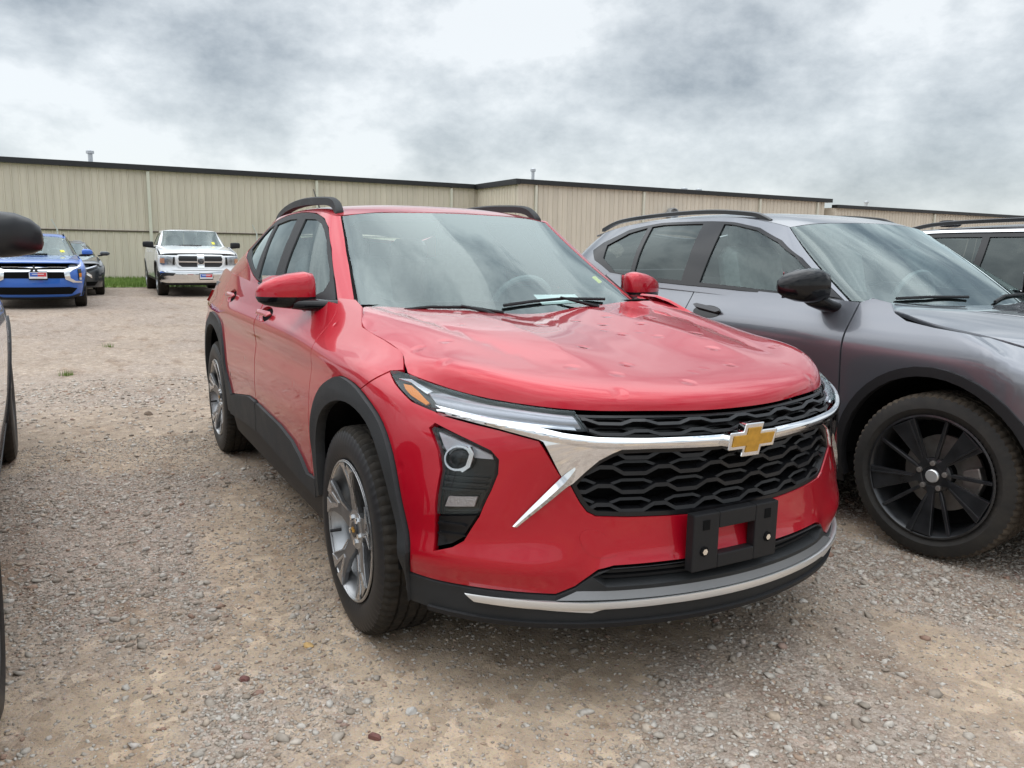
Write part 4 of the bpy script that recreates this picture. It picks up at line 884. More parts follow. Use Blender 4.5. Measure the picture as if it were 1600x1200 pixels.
# main grille: frame and honeycomb of zigzag bars
GRILLE=[(0,.549),(.173,.552),(.364,.561),(.445,.567),(.470,.580),(.490,.606),(.520,.655),(.485,.698),(.452,.726),(.415,.745),(.389,.755),(.306,.755),(.102,.748),(0,.747)]
gfull=GRILLE+[(-a,b) for a,b in GRILLE[::-1]][1:-1]
gin=inset(gfull,.012)
gr=piece('main_grille',RB,keyhole(gfull,gin),M_grille,car,off=-.004,sides=1,ds=.03,dt=.02,depth=.045,gap=0)[0]
def inside(pt,poly):
    x,y=pt;c=False;n=len(poly)
    for i in range(n):
        (a,b),(d,e)=poly[i],poly[(i+1)%n]
        if (b>y)!=(e>y) and x<(d-a)*(y-b)/(e-b)+a:c=not c
    return c
def strip(mb,path,w,off0,depth,region):
    """flat bar following (s,t) points on RB, cut to region"""
    path=dens(path,.012,False);P=[q for q in path]
    st=np.array(P);top=RB.ev(st[:,0],st[:,1]+w/2,off0);bot=RB.ev(st[:,0],st[:,1]-w/2,off0+.003);tb=RB.ev(st[:,0],st[:,1]+w/2,off0-depth);bb=RB.ev(st[:,0],st[:,1]-w/2-.004,off0-depth)
    ok=[inside(q,region) for q in P]
    for i in range(len(P)-1):
        if ok[i] and ok[i+1]:
            mb.add([top[i],top[i+1],bot[i+1],bot[i],tb[i],tb[i+1],bb[i+1],bb[i]],[(0,1,2,3),(4,7,6,5),(0,4,5,1),(3,2,6,7)])
def honeycomb(name,region,s0,s1,pitch,rows,w,amp_dn,amp_up,parent,phase=0.,zf=None):
    for k,z0 in enumerate(rows):
        lo_,up_=[],[];x=s0+phase
        while x<s1:
            lo_+=[(x,z0),(x+pitch*.14,z0),(x+pitch*.34,z0-amp_dn),(x+pitch*.72,z0-amp_dn),(x+pitch*.92,z0),(x+pitch,z0)]
            up_+=[(x,z0),(x+pitch*.14,z0),(x+pitch*.34,z0+amp_up),(x+pitch*.72,z0+amp_up),(x+pitch*.92,z0),(x+pitch,z0)]
            x+=pitch
        if zf:lo_=[(a,b+zf(a)) for a,b in lo_];up_=[(a,b+zf(a)) for a,b in up_]
        for j,(pth,ww,o_) in enumerate(((lo_,w,-.008),(up_,w*.7,-.020))):
            mb=MB();strip(mb,pth,ww,o_,.030,region)
            if mb.f:mb.obj(name,M_grille,parent)
honeycomb('grille_bar',gfull,-.588,.588,.168,[.588,.642,.696,.742],.0105,.018,.012,gr,.0,lambda a:.03*(a*a)*1.4)
UG=[(0,.782),(.103,.782),(.306,.786),(.453,.792),(.481,.804),(.500,.854),(.334,.851),(.124,.845),(0,.842)]
ugf=UG+[(-a,b) for a,b in UG[::-1]][1:-1]
ug=piece('upper_grille',RB,keyhole(ugf,inset(ugf,.007)),M_grille,car,off=-.016,sides=1,ds=.03,dt=.02,depth=.035,gap=0)[0]
piece('upper_grille_panel',RB,ugf,M_grille,ug,off=-.045,sides=1,ds=.05,dt=.02,depth=0,gap=0)
honeycomb('grille_bar',ugf,-.588,.588,.168,[.800,.829],.009,.010,.009,ug,.07,lambda a:.03*(a*a)*1.4)
# gold cross emblem in a chrome border
bz,bx=.765,.903
EK=1.02
def cross(a,b,w,h,sl):return [(-a,-h),(-w,-h),(-w-sl,-b),(w-sl,-b),(w,-h),(a-sl,-h),(a+sl,h),(w,h),(w+sl,b),(-w+sl,b),(-w,h),(-a+sl,h)]
def emb(off,x0):return lambda a,b,h:(x0+h-.16*a*a+(.02*b),a*EK,bz+b*EK)
MB().prism(cross(.088,.046,.034,.024,.006),emb(0,.882),.030).obj('emblem',M_chrome,car,bevel=.003)
MB().prism(cross(.076,.034,.0235,.015,.005),emb(0,.9125),.0025).obj('emblem_gold_cross',M_gold,car,bevel=.001)
# plate bracket
def plate_fn(a,b,h):return (.878+h-.10*(a+.04)**2,-.035+a,.488+b)
po=[(-.165,-.083),(.165,-.083),(.165,.083),(-.165,.083)]
hole=[(-.07,-.045),(.07,-.045),(.07,.03),(-.07,.03)]
pb=MB()
for a0,a1,b0,b1 in[(-.162,-.07,-.085,.080),(.07,.162,-.085,.080),(-.0697,.0697,-.085,-.045),(-.0697,.0697,.032,.080)]:
    pb.prism([(a0,b0),(a1,b0),(a1,b1),(a0,b1)],plate_fn,.032)
br=pb.obj('plate_bracket',M_blackp,car,bevel=.004)
for a,b in[(-.118,.046),(.118,.046)]:
    MB().prism([(a-.012,b-.012),(a+.012,b-.012),(a+.012,b+.016),(a-.012,b+.016)],lambda p,q,h:plate_fn(p,q,.0285+h),.005).obj('bracket_slot',M_dark,br)
for a,b in[(-.122,-.028),(.122,-.024)]:
    MB().prism([(a+.009*math.cos(k*math.pi/3),b+.009*math.sin(k*math.pi/3)) for k in range(6)],lambda p,q,h:plate_fn(p,q,.031+h),.007).obj('screw',M_chrome,br)
    MB().prism([(a+.015*math.cos(k*math.pi/4),b+.015*math.sin(k*math.pi/4)) for k in range(8)],lambda p,q,h:plate_fn(p,q,.030+h),.0045).obj('screw_recess',M_dark,br)
tow=[(.493,.517),(.474,.531),(.440,.527),(.401,.499),(.382,.459),(.417,.449),(.466,.455),(.489,.488)]
piece('tow_cover',RB,chaikin(tow,2,True),M_red,car,off=.0016,ds=.02,dt=.02,depth=.004,gap=0,only='r')
# ------------------------------------------------------------------ greenhouse
WS=[(.636,1.0),(.630,.86),(.626,.721),(.631,.418),(.650,.097),(.660,-.03)]
wfull=[(-a,b) for a,b in WS]+WS[::-1]
wfull=[(a,b) for a,b in wfull]
FR=[(.55,.905),(.585,.86),(.586,.717),(.597,.389),(.598,.24),(.575,.155),(.52,.115),(.40,.105)]
frin=[(-a,b) for a,b in FR]+FR[::-1]
piece('windshield',RG,wfull,M_glassw,car,sides=1,depth=.006,gap=.006,ds=.04,dt=.05)
piece('windshield_frit',RG,keyhole(dens(wfull,.1),frin),M_frit,car,off=-.004,sides=1,depth=0,gap=.006,ds=.04,dt=.05)
piece('windshield_seal',RG,keyhole(dens([(-.66,-.03)]+[(-a-.004,b) for a,b in WS[::-1]][1:]+[(-.3,1.012),(.3,1.012)]+[(a+.004,b) for a,b in WS[:-1]]+[(.66,-.03)],.1),inset(wfull,.010)),M_dark,car,off=-.002,sides=1,depth=.01,gap=0,ds=.04,dt=.05)
DLO=[(.711,.02),(.706,.238),(.709,.605),(.742,.843),(.806,.933),(.961,.982),(1.296,.99),(1.676,.982),(1.95,.945),(2.15,.86),(2.29,.70),(2.366,.46),(2.25,.345),(1.94,.225),(1.677,.115),(1.5,.055),(1.0,.02)]
dl=chaikin(DLO,1,True)
AP=[(.640,1.0),(.634,.86),(.630,.721),(.635,.418),(.654,.097),(.664,-.04),(.712,-.04)]
piece('roof_pillar',RG,AP+[(.712,.02),(.708,.238),(.711,.605),(.744,.843),(.808,.933),(.963,.982),(1.296,.991),(1.676,.983),(1.95,.946),(2.15,.861),(2.29,.701),(2.37,.46),(2.252,.34),(1.94,.222),(1.677,.112),(1.5,.052),(1.5,-.2),(2.80,-.2),(2.80,.97),(2.36,1.0),(1.9,1.0),(1.35,1.0),(1.0,1.0)],M_red,car,ds=.03,dt=.05,depth=.01)
GF=[(1.195,.06),(1.198,.286),(1.180,.605),(1.175,.905),(.953,.908),(.84,.87),(.79,.80),(.750,.693),(.728,.372),(.735,.16),(.80,.07)]
GRr=[(1.545,.10),(1.617,.395),(1.79,.86),(1.55,.905),(1.377,.905),(1.33,.695),(1.312,.45),(1.30,.07)]
GQ=[(1.66,.17),(1.82,.235),(2.0,.33),(2.18,.47),(2.13,.66),(2.0,.83),(1.87,.86),(1.74,.55)]
piece('window_frame',RG,keyhole(dl,GF,GRr,GQ),M_blackp,car,off=-.002,ds=.03,dt=.05,depth=.012)
piece('front_door_glass',RG,inset(GF,-.006),M_glassf,car,off=-.008,ds=.05,dt=.06,depth=0,gap=0)
piece('rear_door_glass',RG,inset(GRr,-.006),M_glasst,car,off=-.008,ds=.05,dt=.06,depth=0,gap=0)
piece('quarter_glass',RG,inset(GQ,-.006),M_glasst,car,off=-.008,ds=.05,dt=.06,depth=0,gap=0)
piece('belt_trim',RG,[(.72,.005),(1.0,-.005),(1.5,.03),(1.5,.052),(1.0,.02),(.72,.028)],M_gloss,car,off=.004,ds=.04,dt=.02,depth=.01,gap=0)
piece('rear_glass',RG,[(2.90,.12),(3.38,.1),(3.38,.95),(2.92,.93)],M_glasst,car,ds=.06,dt=.06)
piece('tailgate_frame',RG,[(2.80,-.05),(3.38,-.08),(3.38,.095),(2.90,.115),(2.915,.935),(3.38,.955),(3.38,1.0),(2.80,1.0)],M_red,car,ds=.06,dt=.06)
# roof
piece('roof',RR,[(-.622,.02),(-.5,.004),(-.3,-.002),(0,-.004),(.3,-.002),(.5,.004),(.622,.02),(.622,1.9),(-.622,1.9)],M_red,car,sides=1,ds=.04,dt=.04,depth=.01,gap=.002)
piece('headliner',RR,[(-.60,.04),(.60,.04),(.60,1.8),(-.60,1.8)],M_intl,car,off=-.035,sides=1,ds=.1,dt=.1,depth=0,gap=0)
def rail(sg):
    mb=MB();path=[(-1.20,.535,1.447),(-1.23,.532,1.475),(-1.30,.528,1.508),(-1.45,.528,1.524),(-1.8,.53,1.534),(-2.15,.522,1.523),(-2.45,.505,1.492),(-2.62,.492,1.455),(-2.68,.487,1.428)]
    mb2=cr(path,4);n=len(mb2);V=[];F=[]
    for i,(x,y,z) in enumerate(mb2):
        k=i/(n-1);w=.020 if .03<k<.97 else .014
        zb=float(RR.ev(np.array([y*1.]),np.array([np.interp(-x,[1.14,1.30,1.6,2.1,2.55,2.86],[0,.2,.5,1.,1.5,1.9])]))[0][2])-.004
        base=max(zb,z-.040) if .13<k<.87 else zb
        V+=[(x,-sg*(y+w),base),(x,-sg*(y+w*.8),z-.006),(x,-sg*(y+w*.3),z),(x,-sg*(y-w*.5),z),(x,-sg*(y-w),z-.008),(x,-sg*(y-w),base)]
    for i in range(n-1):
        for j in range(6):
            a,b=i*6+j,i*6+(j+1)%6;F.append((a,b,b+6,a+6))
    F+=[tuple(range(6)),tuple(range((n-1)*6,n*6))[::-1]]
    return MB().add(V,F).obj('roof_rail',M_clad,car,smooth=True,angle=40)
both(rail)
MB().tube([(-2.75,-.18,1.43),(-2.78,-.18,1.50),(-2.95,-.18,1.66)],[.012,.006,.003],8).obj('antenna',M_blackp,car,smooth=True)
# mirrors
def loft(secs,n=24,p=2.4):
    """sections (y, xc, zc, rx, rz) -> superellipse rings"""
    V=[];F=[]
    for (y,xc,zc,rx,rz) in secs:
        for k in range(n):
            a=2*math.pi*k/n;c,s=math.cos(a),math.sin(a)
            V.append((xc+rx*math.copysign(abs(c)**(2/p),c),y,zc+rz*math.copysign(abs(s)**(2/p),s)))
    m=len(secs)
    for i in range(m-1):
        for k in range(n):
            j=(k+1)%n;F.append((i*n+k,i*n+j,i*n+n+j,i*n+n+k))
    F.append(tuple(range(n))[::-1]);F.append(tuple(range((m-1)*n,m*n)))
    return V,F
def mirror_unit(par,sg,secs,stalk,m_cap,m_low,m_glass,cut,pw=2.9):
    V,F=loft([(-sg*y,xc,zc,rx,rz) for (y,xc,zc,rx,rz) in secs],36,pw)
    cen=lambda f:np.mean([V[i] for i in f],0)
    def half_(name,m,p,up):
        o_=MB().add(V,F).obj(name,m,p,smooth=True,angle=60);bm=bmesh.new();bm.from_mesh(o_.data)
        bmesh.ops.bisect_plane(bm,geom=bm.verts[:]+bm.edges[:]+bm.faces[:],plane_co=(0,0,cut(0)),plane_no=(0,0,1),clear_inner=up,clear_outer=not up);bm.to_mesh(o_.data);bm.free();return o_
    o=half_('side_mirror',m_low,par,False);half_('mirror_cap',m_cap,o,True)
    V,F=loft([(-sg*y,xc,zc,rx,rz) for (y,xc,zc,rx,rz) in stalk],16);MB().add(V,F).obj('mirror_arm',m_low,o,smooth=True,angle=60)
    y0=(secs[1][0]+secs[-3][0])/2;w=(secs[-3][0]-secs[1][0])*.48;xc=secs[2][1]-secs[2][3]-.002
    MB().box((xc,-sg*y0,secs[2][2]),(.006,w*2,secs[2][4]*1.5)).obj('mirror_glass',m_glass,o)
    return o
M_mirror=mat('mirror_glass',(.75,.77,.78),.03,1.)
for sg in(1,-1):
    mirror_unit(car,sg,[(.785,-.745,1.103,.025,.052),(.797,-.745,1.106,.052,.070),(.83,-.75,1.108,.062,.075),(.89,-.755,1.104,.062,.070),(.94,-.765,1.100,.053,.060),(.98,-.775,1.095,.040,.046),(1.000,-.785,1.090,.024,.030),(1.008,-.79,1.088,.008,.012)],
      [(.70,-.62,1.055,.05,.020),(.76,-.66,1.052,.045,.022),(.82,-.71,1.052,.045,.026),(.88,-.74,1.055,.04,.022)],M_red,M_gloss,M_mirror,lambda y:1.083)
    piece('mirror_sail',RG,[(.712,.02),(.708,.238),(.712,.30),(.76,.10),(.82,.035),(.80,.015)],M_blackp,car,off=.004,only='r' if sg>0 else 'l',ds=.03,dt=.05)
# wipers
def wpath(pts,off=.012):
    a=np.array(pts);return [tuple(q) for q in RG.ev(a[:,0],a[:,1],off)]
for pts,arm in(([(.10,.075),(-.05,.105),(-.20,.115),(-.45,.085)],[(-.35,.02),(-.28,.06),(-.18,.115)]),([(.50,.02),(.40,.055),(.25,.06),(.12,.02)],[(.15,-.03),(.20,.02),(.28,.058)])):
    w_=MB().tube(wpath(pts),.007,6).obj('wiper',M_blackp,car,True);MB().tube(wpath(arm,.02),[.010,.008,.005],6).obj('wiper_arm',M_blackp,w_,True)
piece('cowl_panel',RG,[(-.66,-.10),(.66,-.10),(.66,.0),(.3,.045),(0,.05),(-.3,.045),(-.66,.0)],M_blackp,car,off=-.012,sides=1,ds=.06,dt=.05,depth=0,gap=0)
# interior
dsh=MB();dsh.box((-.72,0,.93),(.42,1.36,.16),.05).box((-.90,0,.84),(.25,1.30,.28),.05).obj('dashboard',M_int,car,smooth=True)
sw=MB();pts=[(-1.06+.06*math.sin(a)*1.,.36+.175*math.cos(a),.98+.165*math.sin(a)) for a in np.linspace(0,2*math.pi,29)]
sw.tube(pts,.016,8,cap=False);sw.box((-1.05,.36,.965),(.05,.13,.09),.02).tube([(-1.05,.20,.98),(-1.05,.52,.98)],.014,6).tube([(-.95,.36,.93),(-.8,.36,.86)],.03,8).obj('steering_wheel',M_int,car,smooth=True)
def seat(y):
    s_=MB().box((-1.35,y,.62),(.50,.50,.16),.06).obj('seat',M_seat,car,smooth=True)
    V,F=loft([(-.25,0,.28,.045,.28),(-.20,.01,.29,.06,.31),(0,0,.30,.055,.33),(.20,.01,.29,.06,.31),(.25,0,.28,.045,.28)],20,3.);
    rot=Matrix.Rotation(R(-18),3,'Y');V=[tuple(rot@Vector(q)+Vector((-1.58,y,.66))) for q in V];MB().add(V,F).obj('seat_back',M_seat,s_,smooth=True,angle=60)
    V,F=loft([(-.13,0,0,.03,.07),(-.10,0,0,.045,.09),(.10,0,0,.045,.09),(.13,0,0,.03,.07)],16,3.);MB().add([(a-1.82,b+y,c+1.30) for a,b,c in V],F).obj('headrest',M_seat,s_,smooth=True,angle=60)
for y in(-.36,.36):seat(y)
rb=MB().box((-2.35,0,.62),(.48,1.25,.18),.06).obj('rear_bench',M_seat,car,smooth=True);MB().box((-2.64,0,.93),(.14,1.25,.60),.05,Matrix.Rotation(R(-16),3,'Y')).obj('bench_back',M_seat,rb,smooth=True)
for y in(-.42,0,.42):MB().box((-2.75,y,1.27),(.09,.26,.15),.04).obj('headrest',M_seat,rb,smooth=True)
P_=RG.ev([.0],[.80],-.05)[0]
sn=piece('sensor_housing',RG,[(.11,.93),(-.11,.93),(-.10,.71),(-.06,.69),(.07,.69),(.09,.71)],M_frit,car,off=-.007,sides=1,depth=.03,ds=.05,dt=.05,gap=0)
MB().box((-1.10,.02,1.36),(.03,.24,.065),.02).tube([(-1.08,.02,1.37),(-1.03,.0,1.41)],.012,6).obj('rear_view_mirror',M_int,car,smooth=True)
piece('dealer_sheet',RG,[(-.105,.215),(-.345,.205),(-.376,.105),(-.115,.12)],M_paper,car,off=-.028,sides=1,depth=0,gap=0,ds=.1,dt=.1)
piece('yellow_sticker',RG,[(-.585,.33),(-.545,.32),(-.553,.25),(-.59,.262)],M_yel,car,off=-.006,sides=1,depth=0,gap=0,ds=.1,dt=.1)
# under side, wheel wells
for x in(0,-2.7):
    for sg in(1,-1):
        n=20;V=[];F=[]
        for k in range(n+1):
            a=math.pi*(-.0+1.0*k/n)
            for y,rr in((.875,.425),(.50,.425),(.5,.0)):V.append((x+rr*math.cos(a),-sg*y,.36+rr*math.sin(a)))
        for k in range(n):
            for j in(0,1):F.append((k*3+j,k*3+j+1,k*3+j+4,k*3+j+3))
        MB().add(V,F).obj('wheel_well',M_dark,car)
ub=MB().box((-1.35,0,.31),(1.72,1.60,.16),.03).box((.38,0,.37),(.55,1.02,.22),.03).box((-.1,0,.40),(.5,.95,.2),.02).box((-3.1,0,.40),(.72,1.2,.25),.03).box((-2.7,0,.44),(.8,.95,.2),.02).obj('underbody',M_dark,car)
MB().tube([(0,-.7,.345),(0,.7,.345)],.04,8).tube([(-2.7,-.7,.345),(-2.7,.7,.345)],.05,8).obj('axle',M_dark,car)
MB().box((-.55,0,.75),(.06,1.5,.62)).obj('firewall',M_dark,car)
for sg in(1,-1):MB().box((-1.9,-sg*.80,.78),(2.2,.03,.55)).obj('door_trim',M_int,car)
put_wheels(car,wheel_red(),2.7,.780,.345)
# ------------------------------------------------------------------ generic vehicle from side-view numbers
def lerp(x,tab):return float(np.interp(x,[a for a,_ in tab],[b for _,b in tab]))
class Side:
    """turns side-view (x,z) points into (s,t) on the right half of a surface"""
    def __init__(s,S,s0,s1,t0,t1,n=160):
        a=np.linspace(s0,s1,n);b=np.linspace(t0,t1,n);A,B=np.meshgrid(a,b,indexing='ij');s.S=S;s.a=A.ravel();s.b=B.ravel()
        P=S.base(s.a,s.b);s.x=P[:,0];s.z=P[:,2]
    def __call__(s,pts):
        out=[]
        for x,z in pts:
            k=((s.x-x)**2+(s.z-z)**2).argmin();p=np.array([s.a[k],s.b[k]])
            for _ in range(4):
                h=1e-4;Q=s.S.base(np.array([p[0],p[0]+h,p[0]]),np.array([p[1],p[1],p[1]+h]))[:,[0,2]]
                J=np.array([(Q[1]-Q[0])/h,(Q[2]-Q[0])/h]).T
                try:d=np.linalg.solve(J,np.array([x,z])-Q[0])
                except np.linalg.LinAlgError:break
                if abs(d).max()>.15:break
                p+=d
            out.append((float(p[0]),float(p[1])))
        return out
def arc(cx,cz,r,a0,a1,n=18):return [(cx+r*math.cos(R(a0+(a1-a0)*k/n)),cz+r*math.sin(R(a0+(a1-a0)*k/n))) for k in range(n+1)]
class Car:pass
def gcar(name,label,loc,rz,c,paint,wheel,group=None):
    """c: numbers of the body. returns surfaces and the parent empty so that details can be added"""
    K=Car();car=K.o=empty(name,loc,rz,label,c.get('cat','car'),group)
    wb,W,fo,ro,Rt=c['wb'],c['W'],c['fo'],c['ro'],c['Rt'];zb=c['belt'];K.c=c
    yt=c.get('ytab',[(.16,.90),(.25,.94),(.38,.97),(.55,.99),(.70,1.),(.82,.998),(.92,.97),(1.0,.925),(1.08,.875),(1.2,.80)])
    k=c.get('zscale',1.)
    yt=[(a*k,b) for a,b in yt]
    zs=c.get('zs',[.16,.25,.36,.50,.64,.78,.88,.97,1.06,1.16]);zs=[a*k for a in zs]
    nose=c['nose']                                              # (z, how far back from the tip)
    rows=[]
    cf=c.get('corner',[(0,0),(.03,.30),(.09,.57),(.21,.78),(.42,.925)])
    us=[fo-.62,.0,-.45,-wb*.38,-wb*.62,-wb*.85,-wb-.05,-wb-ro*.45]
    for z in zs:
        y=W*lerp(z,yt);un=fo-lerp(z,nose);f=(fo-lerp(z,nose))/fo
        r=[(un-a,b*y) for a,b in cf]
        r+=[(u if u<0 else u*min(1,max(.2,f))-max(0,lerp(z,nose)-.25)*.6,y*yy) for u,yy in zip(us,(.985,.998,1,1,1,1,.995,.97))]
        ur=-wb-ro+lerp(z,c.get('tail',[(.2,.08),(.5,0),(.8,.02),(1.2,.12)]))
        r+=[(ur+.14,y*.84),(ur+.03,y*.5),(ur,0)]
        rows.append([(a,b,z) for a,b in r])
    m=np.array(rows[4]);sk_=np.r_[0,np.cumsum(np.linalg.norm(np.diff(m,axis=0),axis=1))]
    B=K.B=Surf(rows,sk_,zs,flip=-1,disp=c.get('disp'));smax=sk_[-1]
    n0=len(cf)-1
    sd=K.sd=Side(B,sk_[n0-1],sk_[-3],zs[0],zs[-1]+.15*k)
    zc=c.get('axz',Rt-.006);af=c.get('arch',(Rt+.06,Rt+.12))
    # greenhouse
    g=c['gh'];K.G=G=Surf(g,None,list(np.linspace(0,1,len(g))),flip=-1);sg_=K.sg=Side(G,G.sk[len(G.sk)//2+2],G.sk[-2],-.15,1.08)
    K.RR=RR_=Surf(c['roof'],None,list(np.linspace(0,1,len(c['roof']))),flip=-1) if c.get('roof') else None
    K.H=H=Surf(c['hood'],None,list(np.linspace(0,1,len(c['hood']))),flip=-1)
    # panels, all in side view
    clad=c.get('clad',M_clad);b0=lambda u:lerp(-u,[(-a,b) for a,b in zb][::1]) if zb[0][0]>zb[-1][0] else lerp(u,zb)
    ro_,ri_=af[1],af[0];sill=c.get('sill',.30*k);zbot=c.get('bot',.22*k)
    base=max(sill,zc-.12)
    fa=arc(0,zc,ro_,0,180);ra=arc(-wb,zc,ro_,0,180)
    ht=c['hoodline']                                            # (u,z) seam between hood and fender, front to rear
    d1,d2,d3=c['doors']
    p=lambda nm,pts,mm,**q:piece(nm,B,sd(pts),mm,car,ds=c.get('ds',.06),dt=c.get('dt',.04),**q)
    fr=c.get('frontx',fo-.60)
    p('front_fender',ht+[(d1,b0(d1)),(d1,sill+.01)]+[(-ro_,sill+.01)]+fa[::-1]+[(ro_,zc-.05),(max(ro_+.02,fr),zc+.05),(max(ro_+.02,fr),ht[0][1]-.06)],paint)
    p('front_door',[(d1-.004,b0(d1)),(d2,b0(d2)),(d2,sill+.01),(d1-.004,sill+.01)],paint)
    if d3:
        rr=arc(-wb,zc,ro_,0,180,30);cut=[q for q in rr if q[0]>d3]
        p('rear_door',[(d2-.004,b0(d2)),(d3,b0(d3)),(d3,cut[-1][1] if cut else sill+.01)]+cut[::-1]+([(-wb+ro_,sill+.01)] if cut else [])+[(d2-.004,sill+.01)],paint)
        q0=[q for q in rr if q[0]<=d3]
        if not cut:q0=[(d3,sill+.01),(-wb+ro_,sill+.01)]+q0
    else:
        d3=d2;q0=[(d2,sill+.01),(-wb+ro_,sill+.01)]+ra
    xe=-wb-ro+.22
    p('quarter_panel',[(d3-.004,b0(d3))]+q0+[(-wb-ro_,zc-.05),(xe,zc+.05),(xe,b0(xe)),((d3+xe)/2,b0((d3+xe)/2))],paint)
    p('sill',[(-ri_-.0,sill+.006),(-wb+ri_,sill+.006),(-wb+ri_,zbot),(-ri_,zbot)],clad,off=.004)
    for x in(0,-wb):
        a=arc(x,zc,ro_+.004,-8,188,24);b=arc(x,zc,ri_,-14,194,24)
        if ro_-ri_>.012:p('wheel_arch',a+b[::-1],clad,off=.010,depth=.04)
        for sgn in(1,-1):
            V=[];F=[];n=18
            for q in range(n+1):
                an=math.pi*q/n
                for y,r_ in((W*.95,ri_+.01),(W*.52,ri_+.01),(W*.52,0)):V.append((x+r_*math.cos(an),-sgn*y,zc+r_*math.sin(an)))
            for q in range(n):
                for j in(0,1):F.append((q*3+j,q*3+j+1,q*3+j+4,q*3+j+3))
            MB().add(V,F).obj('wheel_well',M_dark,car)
    # ends
    sF=sd([(fr,zc+.06)])[0][0];zh=ht[0][1]
    piece('front_bumper',B,[(-sF,zbot+.02),(sF,zbot+.02),(sF,c.get('btop',zh-.05)),(0,c.get('btop',zh-.05)-.0),(-sF,c.get('btop',zh-.05))],c.get('bumper',paint),car,sides=1,ds=.06,dt=.04)
    sR=sd([(xe,zc+.1)])[0][0]
    piece('rear_bumper',B,[(sR,zbot+.02),(smax,zbot+.02),(smax,.62*k),(sR,.62*k)],c.get('rbumper',clad),car,ds=.1,dt=.06)
    piece('tailgate',B,[(sR,.63*k),(smax,.63*k),(smax,b0(xe)),(sR,b0(xe))],paint,car,ds=.1,dt=.06)
    sh=fa[::-1]+[(ht[0][0],ht[0][1]-.03)]+[(a,b-.03) for a,b in ht[1:]]+[(xe,b0(xe)-.02),(xe,zc)]+ra[::-1]+[(-wb+ro_,sill)] if False else None
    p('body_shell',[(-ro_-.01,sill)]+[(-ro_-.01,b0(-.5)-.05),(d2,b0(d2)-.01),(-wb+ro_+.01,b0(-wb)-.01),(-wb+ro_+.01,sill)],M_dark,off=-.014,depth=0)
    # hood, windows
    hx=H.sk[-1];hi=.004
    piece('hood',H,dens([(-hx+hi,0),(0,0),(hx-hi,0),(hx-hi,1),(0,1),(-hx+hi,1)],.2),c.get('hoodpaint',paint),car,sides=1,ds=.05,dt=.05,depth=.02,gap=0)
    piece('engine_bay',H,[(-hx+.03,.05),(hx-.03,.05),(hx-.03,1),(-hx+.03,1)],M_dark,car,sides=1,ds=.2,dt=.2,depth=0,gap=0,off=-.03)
    ws=c['wsx'];wf=[(-ws,1.),(-ws,-.06),(ws,-.06),(ws,1.)];wf=dens(wf,.15)
    piece('windshield',G,wf,c.get('wglass',M_glassw),car,sides=1,ds=.08,dt=.08,depth=.006,gap=.004)
    piece('windshield_frit',G,keyhole(wf,[(-ws+.06,.93),(-ws+.06,.09),(ws-.06,.09),(ws-.06,.93)]),M_frit,car,sides=1,off=-.004,ds=.08,dt=.08,depth=0,gap=.004)
    wins=[sg_(w_) for w_,_ in c['windows']];dlo=sg_(c['dlo'])
    smx=G.sk[-1]
    s_p=c['pillar_end']
    out=[(ws+.004,1.0),(ws+.004,-.10),(s_p,-.10),(s_p,1.0),((ws+s_p)/2,1.0)]
    piece('roof_pillar',G,keyhole(dens(out,.12),dlo),paint,car,ds=.06,dt=.06,depth=.012,gap=.001)
    piece('window_frame',G,keyhole(dlo,*wins),c.get('framemat',M_gloss),car,off=.001,ds=.06,dt=.06,depth=.012)
    for w_,(pts,gm) in zip(wins,c['windows']):piece('side_window',G,inset(w_,-.004),gm,car,off=-.007,ds=.08,dt=.08,depth=0,gap=0)
    if c.get('rearglass',True):
        piece('rear_glass',G,[(s_p+.10,.12),(smx,.12),(smx,.95),(s_p+.10,.95)],M_glasst,car,ds=.1,dt=.1)
        piece('tailgate_frame',G,[(s_p+.004,-.1),(smx,-.1),(smx,.11),(s_p+.09,.11),(s_p+.09,.96),(smx,.96),(smx,1.),(s_p+.004,1.)],paint,car,ds=.1,dt=.1)
    else:
        piece('cab_back',G,[(s_p+.004,-.1),(smx,-.1),(smx,1.),(s_p+.004,1.)],paint,car,ds=.1,dt=.1)
    rx=RR_.sk[-1]
    piece('roof',RR_,dens([(-rx,0),(0,0),(rx,0),(rx,1),(-rx,1)],.15),c.get('roofpaint',paint),car,sides=1,ds=.06,dt=.06,depth=.012,gap=0)
    # inside
    hp=g[0];ux=hp[0][0];zc_=hp[0][2];ym=W*.74
    MB().box((ux-.42,0,zc_-.12),(.50,ym*2,.20),.05).obj('dashboard',M_int,car,smooth=True)
    y1=W*.40
    for sx in c.get('seatx',(ux-1.15,)):
        for y in(-y1,y1):
            s_=MB().box((sx+.22,y,zc_-.42),(.5,.5,.16),.06).obj('seat',M_seat,car,smooth=True)
            MB().box((sx-.05,y,zc_-.05),(.16,.48,.66),.06,Matrix.Rotation(R(-15),3,'Y')).obj('seat_back',M_seat,s_,smooth=True)
            MB().box((sx-.17,y,zc_+.33),(.10,.27,.17),.045).obj('headrest',M_seat,s_,smooth=True)
    sw=MB();sw.tube([(ux-.68+.05*math.sin(a),y1+.18*math.cos(a),zc_-.03+.17*math.sin(a)) for a in np.linspace(0,2*math.pi,25)],.016,6,cap=False);sw.tube([(ux-.68,y1-.17,zc_-.03),(ux-.68,y1+.17,zc_-.03)],.02,6).obj('steering_wheel',M_int,car,smooth=True)
    for sgn in(1,-1):MB().box(((d1-.12+d2-.9)/2,-sgn*W*.86,zc_-.30),(d1-.12-d2+.9,.03,.52)).obj('door_trim',M_int,car)
